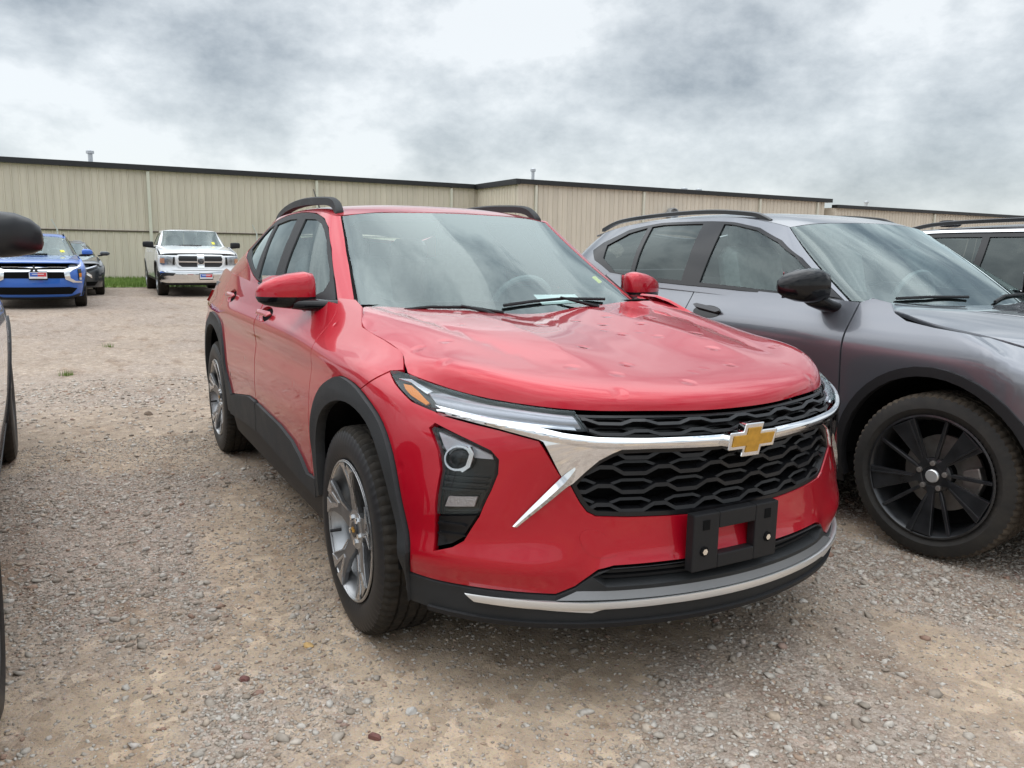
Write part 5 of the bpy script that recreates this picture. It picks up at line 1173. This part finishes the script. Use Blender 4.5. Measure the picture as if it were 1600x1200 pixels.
    MB().box((-wb*.5,0,zbot+.12),(wb-2*ri_-.04,W*1.76,.2),.03).box((fo*.35,0,zbot+.22),(fo*1.0,W*1.04,.25),.03).box((0,0,zc+.1),(ri_*2,W*1.0,.15)).box((-wb-ro*.25,0,zbot+.25),(ro*.9+.4,W*1.04,.25),.03).obj('underbody',M_dark,car)
    MB().tube([(0,-W*.8,zc),(0,W*.8,zc)],.05,8).tube([(-wb,-W*.8,zc),(-wb,W*.8,zc)],.06,8).obj('axle',M_dark,car)
    K.wheels=put_wheels(car,wheel,wb,c['track'],zc,c.get('steer',0.))
    return K
def rails(K,path,w=.02,h=.035,m=None):
    for sg in(1,-1):
        P=cr(path,4);n=len(P);V=[];F=[]
        for i,(x,y,z) in enumerate(P):V+=[(x,-sg*(y+w),z-h),(x,-sg*(y+w*.8),z-.005),(x,-sg*(y+w*.2),z),(x,-sg*(y-w*.6),z),(x,-sg*(y-w),z-.008),(x,-sg*(y-w),z-h)]
        for i in range(n-1):
            for j in range(6):
                a,b=i*6+j,i*6+(j+1)%6;F.append((a,b,b+6,a+6))
        F+=[tuple(range(6)),tuple(range((n-1)*6,n*6))[::-1]]
        MB().add(V,F).obj('roof_rail',m or M_gloss,K.o,smooth=True,angle=40)
def roofnet(edge,crown,mid=.55):
    """roof from its edge line (u,y,z) and the centre line (u,z)"""
    rows=[]
    for (u,y,z),(uc,zc) in zip(edge,crown):rows.append([(uc,0,zc),(uc+(u-uc)*.3,y*.45,zc-(zc-z)*.10),(uc+(u-uc)*.7,y*.78,zc-(zc-z)*.42),(u,y,z)])
    return rows

def face(K,zl,zg0,zg1,wg,zi,lamp=None,plate=True):
    """plain front end: framed dark grille, lamps, lower intake"""
    q=lambda nm,pts,m,o_,sides=1,**k:piece(nm,K.B,pts,m,K.o,off=o_,gap=0,ds=.08,dt=.03,sides=sides,**k)
    hexa=[(-wg*.8,zg0),(wg*.8,zg0),(wg,(zg0+zg1)/2),(wg*.92,zg1),(-wg*.92,zg1),(-wg,(zg0+zg1)/2)]
    q('grille_panel',hexa,M_grille,.004);q('grille_frame',keyhole(hexa,inset(hexa,.02)),M_chrome,.016)
    n=5
    for k in range(1,n):
        z=zg0+(zg1-zg0)*k/n;q('grille_bar',[(-wg*.85,z-.006),(wg*.85,z-.006),(wg*.85,z+.006),(-wg*.85,z+.006)],M_gloss,.012)
    q('headlight',[(wg+.03,zl-.03),(wg+.06,zl+.03),(wg+.42,zl+.055),(wg+.42,zl+.03),(wg+.25,zl-.03)],M_lampbk,.008,2);q('light_strip',[(wg+.06,zl+.015),(wg+.40,zl+.045),(wg+.40,zl+.035),(wg+.06,zl)],M_lampw,.014,2)
    q('lower_grille',[(-wg*1.1,zi-.05),(wg*1.1,zi-.05),(wg*1.2,zi+.04),(-wg*1.2,zi+.04)],M_dark,.006)
    q('fog_light',[(wg*1.35,zi-.02),(wg*1.6,zi-.01),(wg*1.6,zi+.10),(wg*1.4,zi+.09)],M_lampbk,.008,2)
# ------------------------------------------------------------------ grey SUV
M_grey=mat('grey_metallic_paint',(.150,.158,.176),.30,.65,coat=1.,coat_rough=.02,spec=.5,build=waves(.0015,1.5))
ge=[(-1.14,.575,1.428),(-1.30,.585,1.462),(-1.6,.592,1.49),(-2.1,.59,1.492),(-2.6,.57,1.465),(-3.05,.53,1.40)]
gcn=[(-1.06,1.462),(-1.28,1.505),(-1.6,1.53),(-2.1,1.532),(-2.65,1.505),(-3.15,1.44)]
grey=dict(cat='suv',clad=M_blackp,wb=2.78,W=.94,fo=.93,ro=.93,Rt=.355,axz=.36,frontx=.54,btop=.897,arch=(.425,.466),track=.80,steer=R(7.7),
 belt=[(-.45,1.068),(-.56,1.070),(-1.67,1.103),(-2.05,1.112),(-2.5,1.13),(-3.4,1.14)],
 ytab=[(.16,.91),(.25,.945),(.38,.972),(.55,.985),(.70,.992),(.82,1.0),(.90,.995),(.97,.955),(1.04,.905),(1.10,.872),(1.2,.81)],
 zs=[.16,.25,.36,.50,.64,.76,.85,.92,.98,1.05,1.12,1.18],
 nose=[(.16,.12),(.25,.05),(.4,.0),(.6,0),(.75,.02),(.85,.10),(.95,.32),(1.05,.60),(1.2,.85)],
 hoodline=[(.33,.925),(.15,.965),(-.05,.988),(-.19,1.005),(-.265,1.035),(-.30,1.075),(-.40,1.09)],
 doors=(-.455,-1.585,-2.52),
 gh=[[(-.36,0,1.05),(-.40,.36,1.055),(-.50,.60,1.07),(-.60,.73,1.085),(-.74,.79,1.07),(-1.1,.825,1.075),(-1.67,.83,1.098),(-2.1,.825,1.108),(-2.6,.80,1.12),(-3.2,.70,1.12),(-3.42,0,1.10)],
     [(-.72,0,1.275),(-.75,.33,1.272),(-.83,.55,1.268),(-.90,.65,1.265),(-1.0,.695,1.262),(-1.25,.725,1.27),(-1.67,.732,1.29),(-2.1,.73,1.30),(-2.6,.70,1.30),(-3.1,.62,1.27),(-3.3,0,1.27)],
     [(-1.06,0,1.462),(-1.08,.30,1.455),(-1.115,.50,1.440),(-1.14,.575,1.428),(-1.19,.583,1.438),(-1.40,.588,1.475),(-1.67,.593,1.492),(-2.1,.59,1.492),(-2.6,.57,1.465),(-3.0,.52,1.40),(-3.15,0,1.44)]],
 roof=roofnet(ge,gcn),
 hood=[[(.80,0,.90),(.79,.25,.90),(.72,.45,.905),(.58,.66,.912),(.33,.80,.928)],
       [(.62,0,.965),(.61,.25,.965),(.55,.45,.962),(.43,.65,.958),(.15,.822,.966)],
       [(.30,0,1.005),(.29,.25,1.008),(.24,.46,1.004),(.14,.64,.998),(-.05,.815,.989)],
       [(-.05,0,1.03),(-.06,.25,1.034),(-.10,.46,1.034),(-.17,.63,1.03),(-.20,.785,1.012)],
       [(-.40,0,1.045),(-.41,.25,1.050),(-.44,.46,1.055),(-.46,.62,1.06),(-.36,.765,1.05)]],
 wsx=.70,pillar_end=2.95,
 dlo=[(-.60,1.062),(-.80,1.175),(-.95,1.262),(-1.13,1.355),(-1.32,1.425),(-1.52,1.46),(-1.73,1.472),(-2.2,1.472),(-2.55,1.432),(-2.78,1.345),(-2.86,1.29),(-2.76,1.22),(-2.5,1.14),(-2.05,1.108),(-1.67,1.098),(-1.0,1.078)],
 windows=[([(-.78,1.098),(-.86,1.19),(-1.0,1.272),(-1.15,1.345),(-1.33,1.41),(-1.53,1.446),(-1.60,1.45),(-1.575,1.25),(-1.565,1.112),(-1.1,1.095)],M_glassf),
          ([(-1.73,1.118),(-1.745,1.25),(-1.785,1.456),(-2.16,1.456),(-2.28,1.446),(-2.24,1.25),(-2.21,1.128)],M_glasst),
          ([(-2.26,1.132),(-2.29,1.25),(-2.33,1.440),(-2.52,1.405),(-2.70,1.325),(-2.66,1.235),(-2.45,1.148)],M_glasst)])
K=gcar('grey_suv','grey metallic SUV with black wheels and black mirror, standing next to the red car',(.474,2.393,0),0.,grey,M_grey,wheel_black())
rails(K,[(-1.30,.555,1.475),(-1.36,.553,1.50),(-1.45,.55,1.522),(-1.75,.55,1.545),(-2.1,.55,1.545),(-2.5,.54,1.53),(-2.8,.52,1.505),(-3.0,.505,1.455)],.014,.028)
for sg in(1,-1):
    mirror_unit(K.o,sg,[(.90,-.62,1.13,.03,.05),(.915,-.62,1.132,.06,.072),(.96,-.63,1.136,.072,.082),(1.03,-.645,1.136,.072,.076),(1.08,-.66,1.134,.060,.058),(1.11,-.675,1.132,.038,.036),(1.122,-.685,1.131,.008,.008)],
      [(.84,-.60,1.03,.06,.03),(.89,-.61,1.045,.055,.032),(.95,-.63,1.075,.05,.04),(.99,-.64,1.10,.04,.04)],M_gloss,M_gloss,M_mirror,lambda y:1.10)
    piece('mirror_sail',K.G,K.sg([(-.62,1.07),(-.79,1.17),(-.80,1.10),(-.76,1.085)]),M_gloss,K.o,off=.004,only='r' if sg>0 else 'l',ds=.04,dt=.04)
hp_=K.sd([(-1.285,.958),(-1.31,.972),(-1.49,.987),(-1.515,.98),(-1.49,.968),(-1.31,.950)])
piece('door_handle',K.B,hp_,M_alloyd,K.o,off=.022,depth=.02,gap=0,ds=.02,dt=.008)
piece('handle_recess',K.B,K.sd(arc(-1.40,.958,.10,0,360,20)[:-1] and [(-1.40+.11*math.cos(a),.956+.034*math.sin(a)) for a in np.linspace(0,6.0,20)]),M_gloss,K.o,off=.002,depth=.0,gap=0,ds=.02,dt=.01)
hp_=K.sd([(-2.385,.985),(-2.41,.999),(-2.59,1.014),(-2.615,1.007),(-2.59,.995),(-2.41,.977)])
piece('door_handle',K.B,hp_,M_alloyd,K.o,off=.022,depth=.02,gap=0,ds=.02,dt=.008)
piece('belt_trim',K.G,K.sg([(-.62,1.060),(-1.0,1.070),(-1.67,1.09),(-2.05,1.10),(-2.05,1.108),(-1.67,1.099),(-1.0,1.079),(-.62,1.068)]),M_gloss,K.o,off=.006,gap=0,ds=.06,dt=.02)
face(K,.80,.52,.82,.44,.36)
a_=K.G
piece('dealer_sheet',a_,[(-.20,.10),(-.42,.13),(-.45,.06),(-.2,.05)],M_paper,K.o,off=-.03,sides=1,depth=0,gap=0,ds=.1,dt=.1)
piece('sensor_housing',a_,[(.12,.94),(-.12,.94),(-.09,.70),(.09,.70)],M_frit,K.o,off=-.008,sides=1,depth=.03,ds=.06,dt=.06,gap=0)
def wp(S,pts,off=.012):
    q=np.array(pts);return [tuple(v) for v in S.ev(q[:,0],q[:,1],off)]
for pts in([(.52,.01),(.35,.045),(.1,.05)],[(-.05,.0),(-.2,.05),(-.5,.03)]):
    w_=MB().tube(wp(a_,pts),.008,6).obj('wiper',M_blackp,K.o,True)
piece('cowl_panel',a_,[(-.70,-.12),(.70,-.12),(.70,.02),(0,.04),(-.70,.02)],M_blackp,K.o,off=-.012,sides=1,ds=.1,dt=.06,depth=0,gap=0)
MB().box((-1.03,.02,1.375),(.03,.25,.07),.02).obj('rear_view_mirror',M_int,K.o,smooth=True)
# ------------------------------------------------------------------ other parked vehicles
def ghauto(uc,zc,uh,zt,y0,y1,ube,ute,zr=None,sq=0.):
    """greenhouse rows and roof from the grey one's shape, stretched to: cowl x, cowl z, header x, roof z, half widths, rear x at base and at top"""
    out=[]
    for r_,row in enumerate(grey['gh']):
        k=r_/2.;new=[]
        a0,a1,a2={0:(-.36,-.60,-3.42),1:(-.72,-.90,-3.30),2:(-1.06,-1.14,-3.15)}[r_]
        b0=uc+(uh-uc)*k;b2=ube+(ute-ube)*k;b1=b0-(a0-a1)
        for (x,y,z) in row:
            x_=b0+(x-a0)*(b1-b0)/(a1-a0) if x>a1 else b1+(x-a1)*(b2-b1)/(a2-a1)
            yb=y/.83*y0;yt_=y/.593*y1
            y_=yb if r_==0 else (yt_ if r_==2 else y/.732*(y0*.53+y1*.47))
            z0,z1=1.08,1.492
            f=(z-z0)/(z1-z0)
            if r_==0:f=0.
            z_=zc+(zt-zc)*(f if sq==0 else f+(round(f*2)/2-f)*sq)
            new.append((x_,y_,z_))
        out.append(new)
    top=out[2]
    e=[top[3],top[4],top[5],top[6],top[7],top[8],top[9]];cr_=[]
    for i,(x,y,z) in enumerate(e):
        t=i/(len(e)-1);cr_.append((top[0][0]+(top[-1][0]-top[0][0])*t,z+.022+.018*math.sin(math.pi*min(1,t*1.2+.05))))
    cr_[0]=(top[0][0],top[0][2])
    return out,roofnet(e,cr_)
def hoodauto(uf,zf,uc,zc,yf,yc,crown=.02):
    rows=[]
    for k,t in enumerate((0,.12,.38,.7,1.)):
        u=uf+(uc-uf)*t;y=yf+(yc-yf)*t;z=zf+(zc-zf)*(t**.55)
        rows.append([(u,0,z+crown*.4),(u-.005,y*.35,z+crown*.4),(u-.03-.02*(1-t),y*.65,z+crown*.3),(u-.06-.10*(1-t),y*.88,z),(u-.08-.22*(1-t),y,z-.028)])
    return rows
def generic(wb,W,fo,ro,Rt,zc,zt,uc,uh,ube,ute,zf,y0=.86,y1=.63,**k):
    gh,rf=ghauto(uc,zc,uh,zt,y0*W,y1*W,ube,ute,sq=k.pop('sq',0.))
    zs_=zc/1.08
    d=dict(cat='suv',wb=wb,W=W,fo=fo,ro=ro,Rt=Rt,track=W-.135,arch=(Rt+.05,Rt+.10),zscale=zs_,
      belt=[(-.3,zc),(-5.5,zc+.02)],nose=[(a*zs_,b) for a,b in[(.16,.14),(.25,.06),(.4,0),(.62,0),(.78,.03),(.86,.10),(.95,.30),(1.05,.55),(1.2,.8)]],
      hoodline=[(fo-.42,zf-.03),(fo*.2,zf+(zc-zf)*.5-.02),(uc+.12,zc-.025)],
      gh=gh,roof=rf,hood=hoodauto(fo-.10,zf,uc-.06,zc-.005,W*.875,W*.90),wsx=.72*y0/.86,pillar_end=2.95,ds=.12,dt=.08)
    d.update(k);return d
M_white=mat('white_paint',(.74,.75,.75),.35,0.,coat=1.,coat_rough=.03,spec=.3);M_black=mat('black_paint',(.014,.013,.016),.3,.2,coat=.5,coat_rough=.02,spec=.2);M_blue=mat('blue_paint',(.008,.105,.46),.35,.2,coat=1.,coat_rough=.03);M_dgrey=mat('dark_grey_paint',(.05,.058,.065),.3,.6,coat=1.,coat_rough=.03)
M_glassbg=glass('far_glass',(.34,.38,.38),1.5,1.8)
def side_windows(fr,zb,zt,a,b,c_,d,gm=None):
    """front-corner x, belt, top, then B-pillar, C-pillar, rear end x at belt and rear end x at the top"""
    h=zt-zb;dl=[(fr,zb+.01),(fr-h*1.15,zt),(d,zt),(c_,zb+h*.35),(c_+.10,zb+.02)]
    w1=[(fr-.16,zb+.035),(fr-h*1.12,zt-.035),(a+.05,zt-.03),(a+.03,zb+.03)]
    w2=[(a-.06,zb+.03),(a-.04,zt-.03),(b+.03,zt-.03),(b+.03,zb+.03)]
    w3=[(b-.03,zb+.035),(b-.03,zt-.03),(d-.0+.03,zt-.035),(c_+.05,zb+h*.36),(c_+.14,zb+.05)]
    return dl,[(w1,M_glassf),(w2,gm or M_glasst),(w3,gm or M_glasst)]
# dark SUV beyond the grey one: only its rear half shows past the grey windshield
dl,wn=side_windows(-.72,1.045,1.455,-1.75,-2.62,-3.30,-3.16)
sp=generic(2.90,1.0,.95,.98,.37,1.04,1.50,-.45,-1.05,-3.85,-3.62,.95,y0=.885,y1=.66,doors=(-.5,-1.72,-2.62),dlo=dl,windows=wn,pillar_end=3.35,sq=.6,btop=.92,seatx=(-1.6,-2.5))
K=gcar('black_suv','black SUV with chrome window strips standing on the far side of the grey SUV',(1.62,4.86,0),0.,sp,M_black,wheel_simple(.37,.25,.26,M_alloy,5))
piece('chrome_strip',K.G,K.sg([(-.80,1.10),(-1.12,1.40),(-1.30,1.468),(-1.8,1.474),(-2.6,1.474),(-3.2,1.466),(-3.4,1.455),(-3.4,1.440),(-3.2,1.448),(-2.6,1.457),(-1.8,1.457),(-1.30,1.452)]),M_chrome,K.o,off=.012,gap=0,ds=.1,dt=.03)
piece('belt_trim',K.G,K.sg([(-.70,1.035),(-2.0,1.035),(-3.3,1.06),(-3.3,1.078),(-2.0,1.055),(-.70,1.055)]),M_chrome,K.o,off=.012,gap=0,ds=.1,dt=.03)
rails(K,[(-1.35,.60,1.50),(-1.5,.60,1.545),(-2.2,.60,1.565),(-3.0,.58,1.55),(-3.3,.56,1.51)],.016,.03)
V,F=loft([(-.05,0,0,.02,.02),(-.04,0,.01,.08,.03),(.04,0,.01,.08,.03),(.05,0,0,.02,.02)],16);MB().add([(a-3.35,b,c+1.545) for a,b,c in V],F).obj('antenna',M_black,K.o,smooth=True)
for sg in(1,-1):mirror_unit(K.o,sg,[(.93,-.62,1.15,.06,.08),(.97,-.63,1.15,.07,.09),(1.10,-.65,1.15,.06,.07),(1.15,-.67,1.15,.02,.03),(1.16,-.67,1.15,.01,.01)],[(.86,-.60,1.06,.05,.03),(.96,-.63,1.10,.04,.04)],M_black,M_black,M_mirror,lambda y:1.13)
face(K,.86,.56,.87,.46,.38)
# white SUV at the other side of the red car
dl,wn=side_windows(-.66,1.13,1.515,-1.72,-2.72,-3.62,-3.48)
sp=generic(3.07,.985,.98,1.05,.372,1.12,1.61,-.42,-1.02,-4.05,-3.85,1.02,y0=.88,y1=.66,doors=(-.48,-1.68,-2.72),dlo=dl,windows=wn,pillar_end=3.55,btop=.99,track=.845,arch=(.44,.49))
K=gcar('white_suv','white SUV with black mirrors parked on the open gravel beside the red car',(.08,-2.858,0),R(1.9),sp,M_white,wheel_simple(.372,.25,.26,M_alloyd,5))
for sg in(1,-1):mirror_unit(K.o,sg,[(.97,-.88,1.305,.03,.045),(.985,-.88,1.305,.07,.070),(1.03,-.885,1.306,.085,.080),(1.08,-.90,1.306,.082,.076),(1.125,-.915,1.302,.066,.062),(1.155,-.93,1.295,.042,.042),(1.163,-.94,1.29,.012,.015)],[(.86,-.80,1.19,.06,.03),(.94,-.83,1.20,.05,.035),(1.02,-.86,1.23,.045,.04)],M_semi,M_semi,M_mirror,lambda y:1.30)
face(K,.92,.60,.93,.46,.40)
# blue SUV facing the red car from across the lane
M_flagb=mat('plate_blue',(.05,.12,.45),.5);M_flagr=mat('plate_red',(.55,.05,.06),.5);M_plw=mat('plate_white',(.75,.76,.78),.5)
def far_plate(par,x,y,z):
    p_=MB().box((x,y,z),(.02,.32,.165),.004).obj('dealer_plate',M_blackp,par);MB().box((x+.011,y,z+.005),(.004,.30,.125)).obj('plate_border',M_plw,p_)
    MB().box((x+.014,y-.07,z+.02),(.004,.13,.075)).obj('plate_blue_field',M_flagb,p_);MB().box((x+.014,y+.068,z+.02),(.004,.145,.075)).obj('plate_red_field',M_flagr,p_)
    MB().box((x+.017,y,z+.028),(.003,.20,.012)).box((x+.017,y,z-.032),(.003,.18,.016)).obj('plate_lettering',M_plw,p_)
def far_wipers(K,ws):
    for sgn in(1,-1):MB().tube([tuple(v) for v in K.G.ev(np.array([sgn*.05+.30,sgn*.05+.1,sgn*.05-.15])*1.,np.array([.03,.06,.05]),.012)],.010,6).obj('wiper',M_blackp,K.o)
dl,wn=side_windows(-.72,1.03,1.365,-1.62,-2.40,-3.02,-2.88)
sp=generic(2.67,.905,.88,.80,.335,1.025,1.455,-.42,-1.02,-3.35,-3.1,.90,doors=(-.5,-1.55,-2.42),dlo=dl,windows=wn,pillar_end=2.75,btop=.84)
K=gcar('blue_suv','bright blue SUV with twin chrome grille bars parked in front of the dark sedan',(-16.48,-2.21,0),0.,sp,M_blue,wheel_simple(.335,.22,.225,M_alloyd,5))
P=lambda nm,pts,m,o_=.012,**q:piece(nm,K.B,pts,m,K.o,off=o_,gap=0,ds=.08,dt=.03,**q)
P('grille_panel',[(-.52,.60),(.52,.60),(.56,.70),(.60,.83),(-.60,.83),(-.56,.70)],M_dark,.006,sides=1)
P('chrome_grille_bar',[(-.62,.845),(-.56,.80),(-.3,.805),(0,.785),(.3,.805),(.56,.80),(.62,.845),(.56,.845),(.3,.83),(-.3,.83),(-.56,.845)],M_chrome,.02,sides=1)
P('chrome_grille_bar',[(-.62,.775),(-.50,.715),(0,.72),(.50,.715),(.62,.775),(.50,.755),(0,.752),(-.50,.755)],M_chrome,.02,sides=1)
P('chrome_blade',[(.50,.755),(.62,.79),(.92,.845),(.92,.82),(.68,.755),(.60,.70),(.62,.60),(.72,.545),(.90,.53),(.90,.505),(.66,.515),(.52,.58),(.50,.70)],M_chrome,.024)
P('headlight',[(.60,.80),(.66,.86),(.98,.885),(.98,.855),(.72,.805)],M_lampw,.014)
P('fog_light',[(.80,.77),(.91,.775),(.91,.56),(.82,.56)],M_lampbk,.012);P('fog_lens',[(.82,.69),(.90,.695),(.90,.62),(.83,.62)],M_amber,.016);P('fog_lens',[(.83,.61),(.90,.61),(.90,.565),(.835,.565)],M_lampw,.016)
P('lower_grille',[(-.78,.40),(-.66,.29),(.66,.29),(.78,.40),(.60,.43),(-.60,.43)],M_dark,.008,sides=1)
P('skid_trim',[(-.9,.30),(-.6,.235),(.6,.235),(.9,.30),(.9,.25),(.6,.20),(-.6,.20),(-.9,.25)],M_blackp,.012,sides=1)
em=MB()
for k in range(3):
    a=math.pi/2+k*2*math.pi/3;c_,s_=math.cos(a),math.sin(a)
    em.prism([(.0,.0),(.042*c_-.026*s_,.042*s_+.026*c_),(.088*c_,.088*s_),(.042*c_+.026*s_,.042*s_-.026*c_)],lambda p,q,h:(.90+h,p,.775+q),.02)
em.obj('three_diamond_emblem',M_chrome,K.o)
far_plate(K.o,.905,.06,.655);far_wipers(K,.7)
for sg in(1,-1):mirror_unit(K.o,sg,[(.86,-.68,1.08,.05,.06),(.90,-.68,1.09,.07,.08),(1.0,-.69,1.09,.07,.075),(1.06,-.70,1.09,.04,.05),(1.07,-.70,1.09,.01,.01)],[(.80,-.64,1.03,.05,.02),(.92,-.67,1.04,.04,.03)],M_blue,M_blackp,M_mirror,lambda y:1.06)
piece('yellow_sticker',K.G,[(-.52,.28),(-.44,.27),(-.45,.16),(-.53,.17)],M_yel,K.o,off=.004,sides=1,depth=0,gap=0,ds=.1,dt=.1)
rails(K,[(-1.3,.54,1.47),(-1.5,.54,1.50),(-2.3,.53,1.50),(-2.8,.50,1.46)],.015,.03)
# dark sedan behind it
dl,wn=side_windows(-.78,.96,1.235,-1.70,-2.50,-3.02,-2.75)
sp=generic(2.71,.91,.95,.98,.33,.945,1.315,-.45,-1.12,-3.35,-2.75,.80,y1=.60,cat='car',doors=(-.5,-1.62,-2.55),dlo=dl,windows=wn,pillar_end=2.65,btop=.72)
K=gcar('dark_sedan','dark grey sedan half hidden behind the blue SUV',(-20.7,-1.72,0),0.,sp,M_dgrey,wheel_simple(.33,.21,.22,M_alloyd,5))
P=lambda nm,pts,m,o_=.012,**q:piece(nm,K.B,pts,m,K.o,off=o_,gap=0,ds=.08,dt=.03,**q)
P('headlight',[(.45,.66),(.52,.60),(.74,.67),(.96,.80),(.92,.80),(.70,.735)],M_lampbk,.012);P('light_strip',[(.46,.675),(.70,.735),(.94,.805),(.92,.785),(.70,.712),(.48,.655)],M_lampw,.018)
P('chrome_blade',[(.34,.66),(.42,.64),(.60,.52),(.62,.44),(.56,.48),(.40,.58),(.32,.64)],M_chrome,.016)
P('grille_panel',[(-.36,.66),(.36,.66),(.30,.45),(-.30,.45)],M_dark,.008,sides=1)
P('lower_grille',[(-.7,.26),(.7,.26),(.8,.36),(-.8,.36)],M_dark,.008,sides=1)
for sg in(1,-1):mirror_unit(K.o,sg,[(.86,-.72,1.02,.05,.05),(.90,-.72,1.03,.06,.06),(1.02,-.73,1.03,.06,.055),(1.08,-.74,1.03,.02,.03),(1.09,-.74,1.03,.01,.01)],[(.80,-.68,.97,.04,.02),(.92,-.71,.99,.03,.025)],M_dgrey,M_gloss,M_mirror,lambda y:1.0)

# white pickup
M_grilled=mat('truck_grille_black',(.012,.012,.013),.5)
dl=[(-.80,1.27),(-1.17,1.60),(-2.30,1.60),(-2.36,1.45),(-2.36,1.27)]
wn=[([(-.93,1.30),(-1.20,1.575),(-1.62,1.575),(-1.62,1.30)],M_glassf),([(-1.70,1.30),(-1.70,1.575),(-2.26,1.575),(-2.30,1.44),(-2.30,1.30)],M_glasst)]
sp=generic(3.55,.985,.93,1.15,.395,1.25,1.665,-.46,-1.0,-2.56,-2.50,1.09,y0=.90,y1=.70,cat='pickup',doors=(-.52,-1.66,-2.5),dlo=dl,windows=wn,pillar_end=2.2,sq=.8,rearglass=False,seatx=(-1.5,),
  zscale=1.,zs=[.30,.38,.48,.60,.74,.88,1.0,1.10,1.20,1.28],ytab=[(.30,.93),(.40,.965),(.60,.99),(.90,1.),(1.08,.985),(1.2,.94),(1.28,.90)],
  nose=[(.3,.06),(.40,.0),(.62,.0),(.64,.05),(1.0,.06),(1.08,.12),(1.16,.40),(1.28,.6)],corner=[(0,0),(.02,.36),(.06,.64),(.13,.86),(.30,.97)],
  hoodline=[(.50,1.06),(.2,1.13),(-.34,1.225)],hood=hoodauto(.84,1.075,-.50,1.25,.90,.915,.05),bot=.36,sill=.42,arch=(.47,.50),track=.84,btop=1.03,clad=M_blackp,wsx=.74,tail=[(.3,.05),(.5,0),(1.3,0)])
K=gcar('white_pickup','white pickup truck with chrome bumper and cross grille by the metal building',(-20.02,1.32,0),R(-.6),sp,M_white,wheel_simple(.395,.26,.25,M_alloy,5))
P=lambda nm,pts,m,o_=.012,**q:piece(nm,K.B,pts,m,K.o,off=o_,gap=0,ds=.08,dt=.03,**q)
P('grille_surround',chaikin([(-.60,.90),(-.52,.725),(-.44,.70),(.44,.70),(.52,.725),(.60,.90),(.56,1.01),(.50,1.035),(-.50,1.035),(-.56,1.01)],1,True),M_white,.03,sides=1)
for sx in(1,-1):
    for z0,z1,wa,wb_ in((.895,1.0,.50,.52),(.735,.855,.44,.51)):
        P('grille_opening',[(sx*.085,z0),(sx*wa,z0),(sx*wb_,(z0+z1)/2),(sx*(wa if z0>.8 else wb_),z1),(sx*.085,z1)],M_grilled,.036,sides=1)
P('grille_crossbar',[(-.52,.862),(.52,.862),(.52,.888),(-.52,.888)],M_chrome,.045,sides=1);P('grille_crossbar',[(-.075,.71),(.075,.71),(.075,1.03),(-.075,1.03)],M_chrome,.042,sides=1)
MB().lathe([(0,.0),(.065,.0),(.072,.01),(.06,.02),(0,.02)],20,'x',(.935,0,.885)).obj('emblem',M_alloyd,K.o,smooth=True)
MB().prism([(-.045,.045),(-.02,.05),(0,.03),(.02,.05),(.045,.045),(.04,.0),(.03,.02),(.018,-.03),(0,-.055),(-.018,-.03),(-.03,.02),(-.04,0)],lambda p,q,h:(.957+h,p,.885+q),.006).obj('emblem_relief',M_chrome,K.o)
P('headlight',[(.62,.80),(.60,.985),(.92,1.01),(.96,.99),(.96,.82),(.90,.79)],mat('far_lamp',(.30,.32,.34),.15,.5,noise=(14,.5)),.02);P('headlight_bezel',[(.605,.79),(.60,.98),(.635,.98),(.65,.79)],M_lampbk,.03);P('turn_signal',[(.83,.83),(.83,.95),(.95,.95),(.95,.84)],mat('amber_pale',(.55,.28,.17),.3,.2),.026)
P('chrome_bumper',[(-1.05,.63),(-1.0,.40),(-.8,.375),(.8,.375),(1.0,.40),(1.05,.63),(.6,.62),(-.6,.62)],M_chrome,.06,sides=1)
P('bumper_step_pad',[(-.66,.645),(.66,.645),(.66,.685),(-.66,.685)],M_white,.06,sides=1)
P('fog_recess',[(.66,.53),(.60,.585),(.92,.60),(.90,.54)],M_grilled,.066);P('tow_slot',[(-.26,.475),(-.0,.475),(.02,.50),(-.0,.525),(-.26,.525),(-.28,.50)],M_grilled,.066,sides=1)
P('air_dam',[(-.95,.37),(.95,.37),(.9,.30),(-.9,.30)],M_blackp,.02,sides=1)
far_plate(K.o,1.0,.10,.51);far_wipers(K,.7)
for sg in(1,-1):mirror_unit(K.o,sg,[(.96,-.55,1.28,.03,.07),(.99,-.55,1.285,.06,.078),(1.10,-.56,1.29,.06,.078),(1.20,-.57,1.29,.05,.070),(1.215,-.575,1.29,.02,.03)],[(.86,-.55,1.215,.03,.02),(1.0,-.56,1.22,.025,.02),(1.10,-.56,1.23,.02,.02)],M_blackp,M_blackp,M_mirror,lambda y:1.25)
piece('yellow_sticker',K.G,[(-.56,.30),(-.48,.29),(-.49,.14),(-.57,.15)],M_yel,K.o,off=.004,sides=1,depth=0,gap=0,ds=.1,dt=.1)
MB().box((-3.6,0,.85),(2.0,1.75,.05)).obj('bed_floor',M_blackp,K.o);MB().box((-2.58,0,1.05),(.05,1.8,.42)).obj('bed_wall',M_white,K.o)
for sg in(1,-1):
    MB().box((-3.6,-sg*.83,1.06),(2.05,.05,.40)).box((-3.6,-sg*.875,1.262),(2.1,.10,.03),.01).obj('bed_wall',M_white,K.o)
for x in(-1.52,-2.38):piece('door_handle',K.B,K.sd([(x,1.09),(x-.14,1.09),(x-.14,1.12),(x,1.12)]),M_chrome,K.o,off=.025,gap=0,ds=.06,dt=.03)
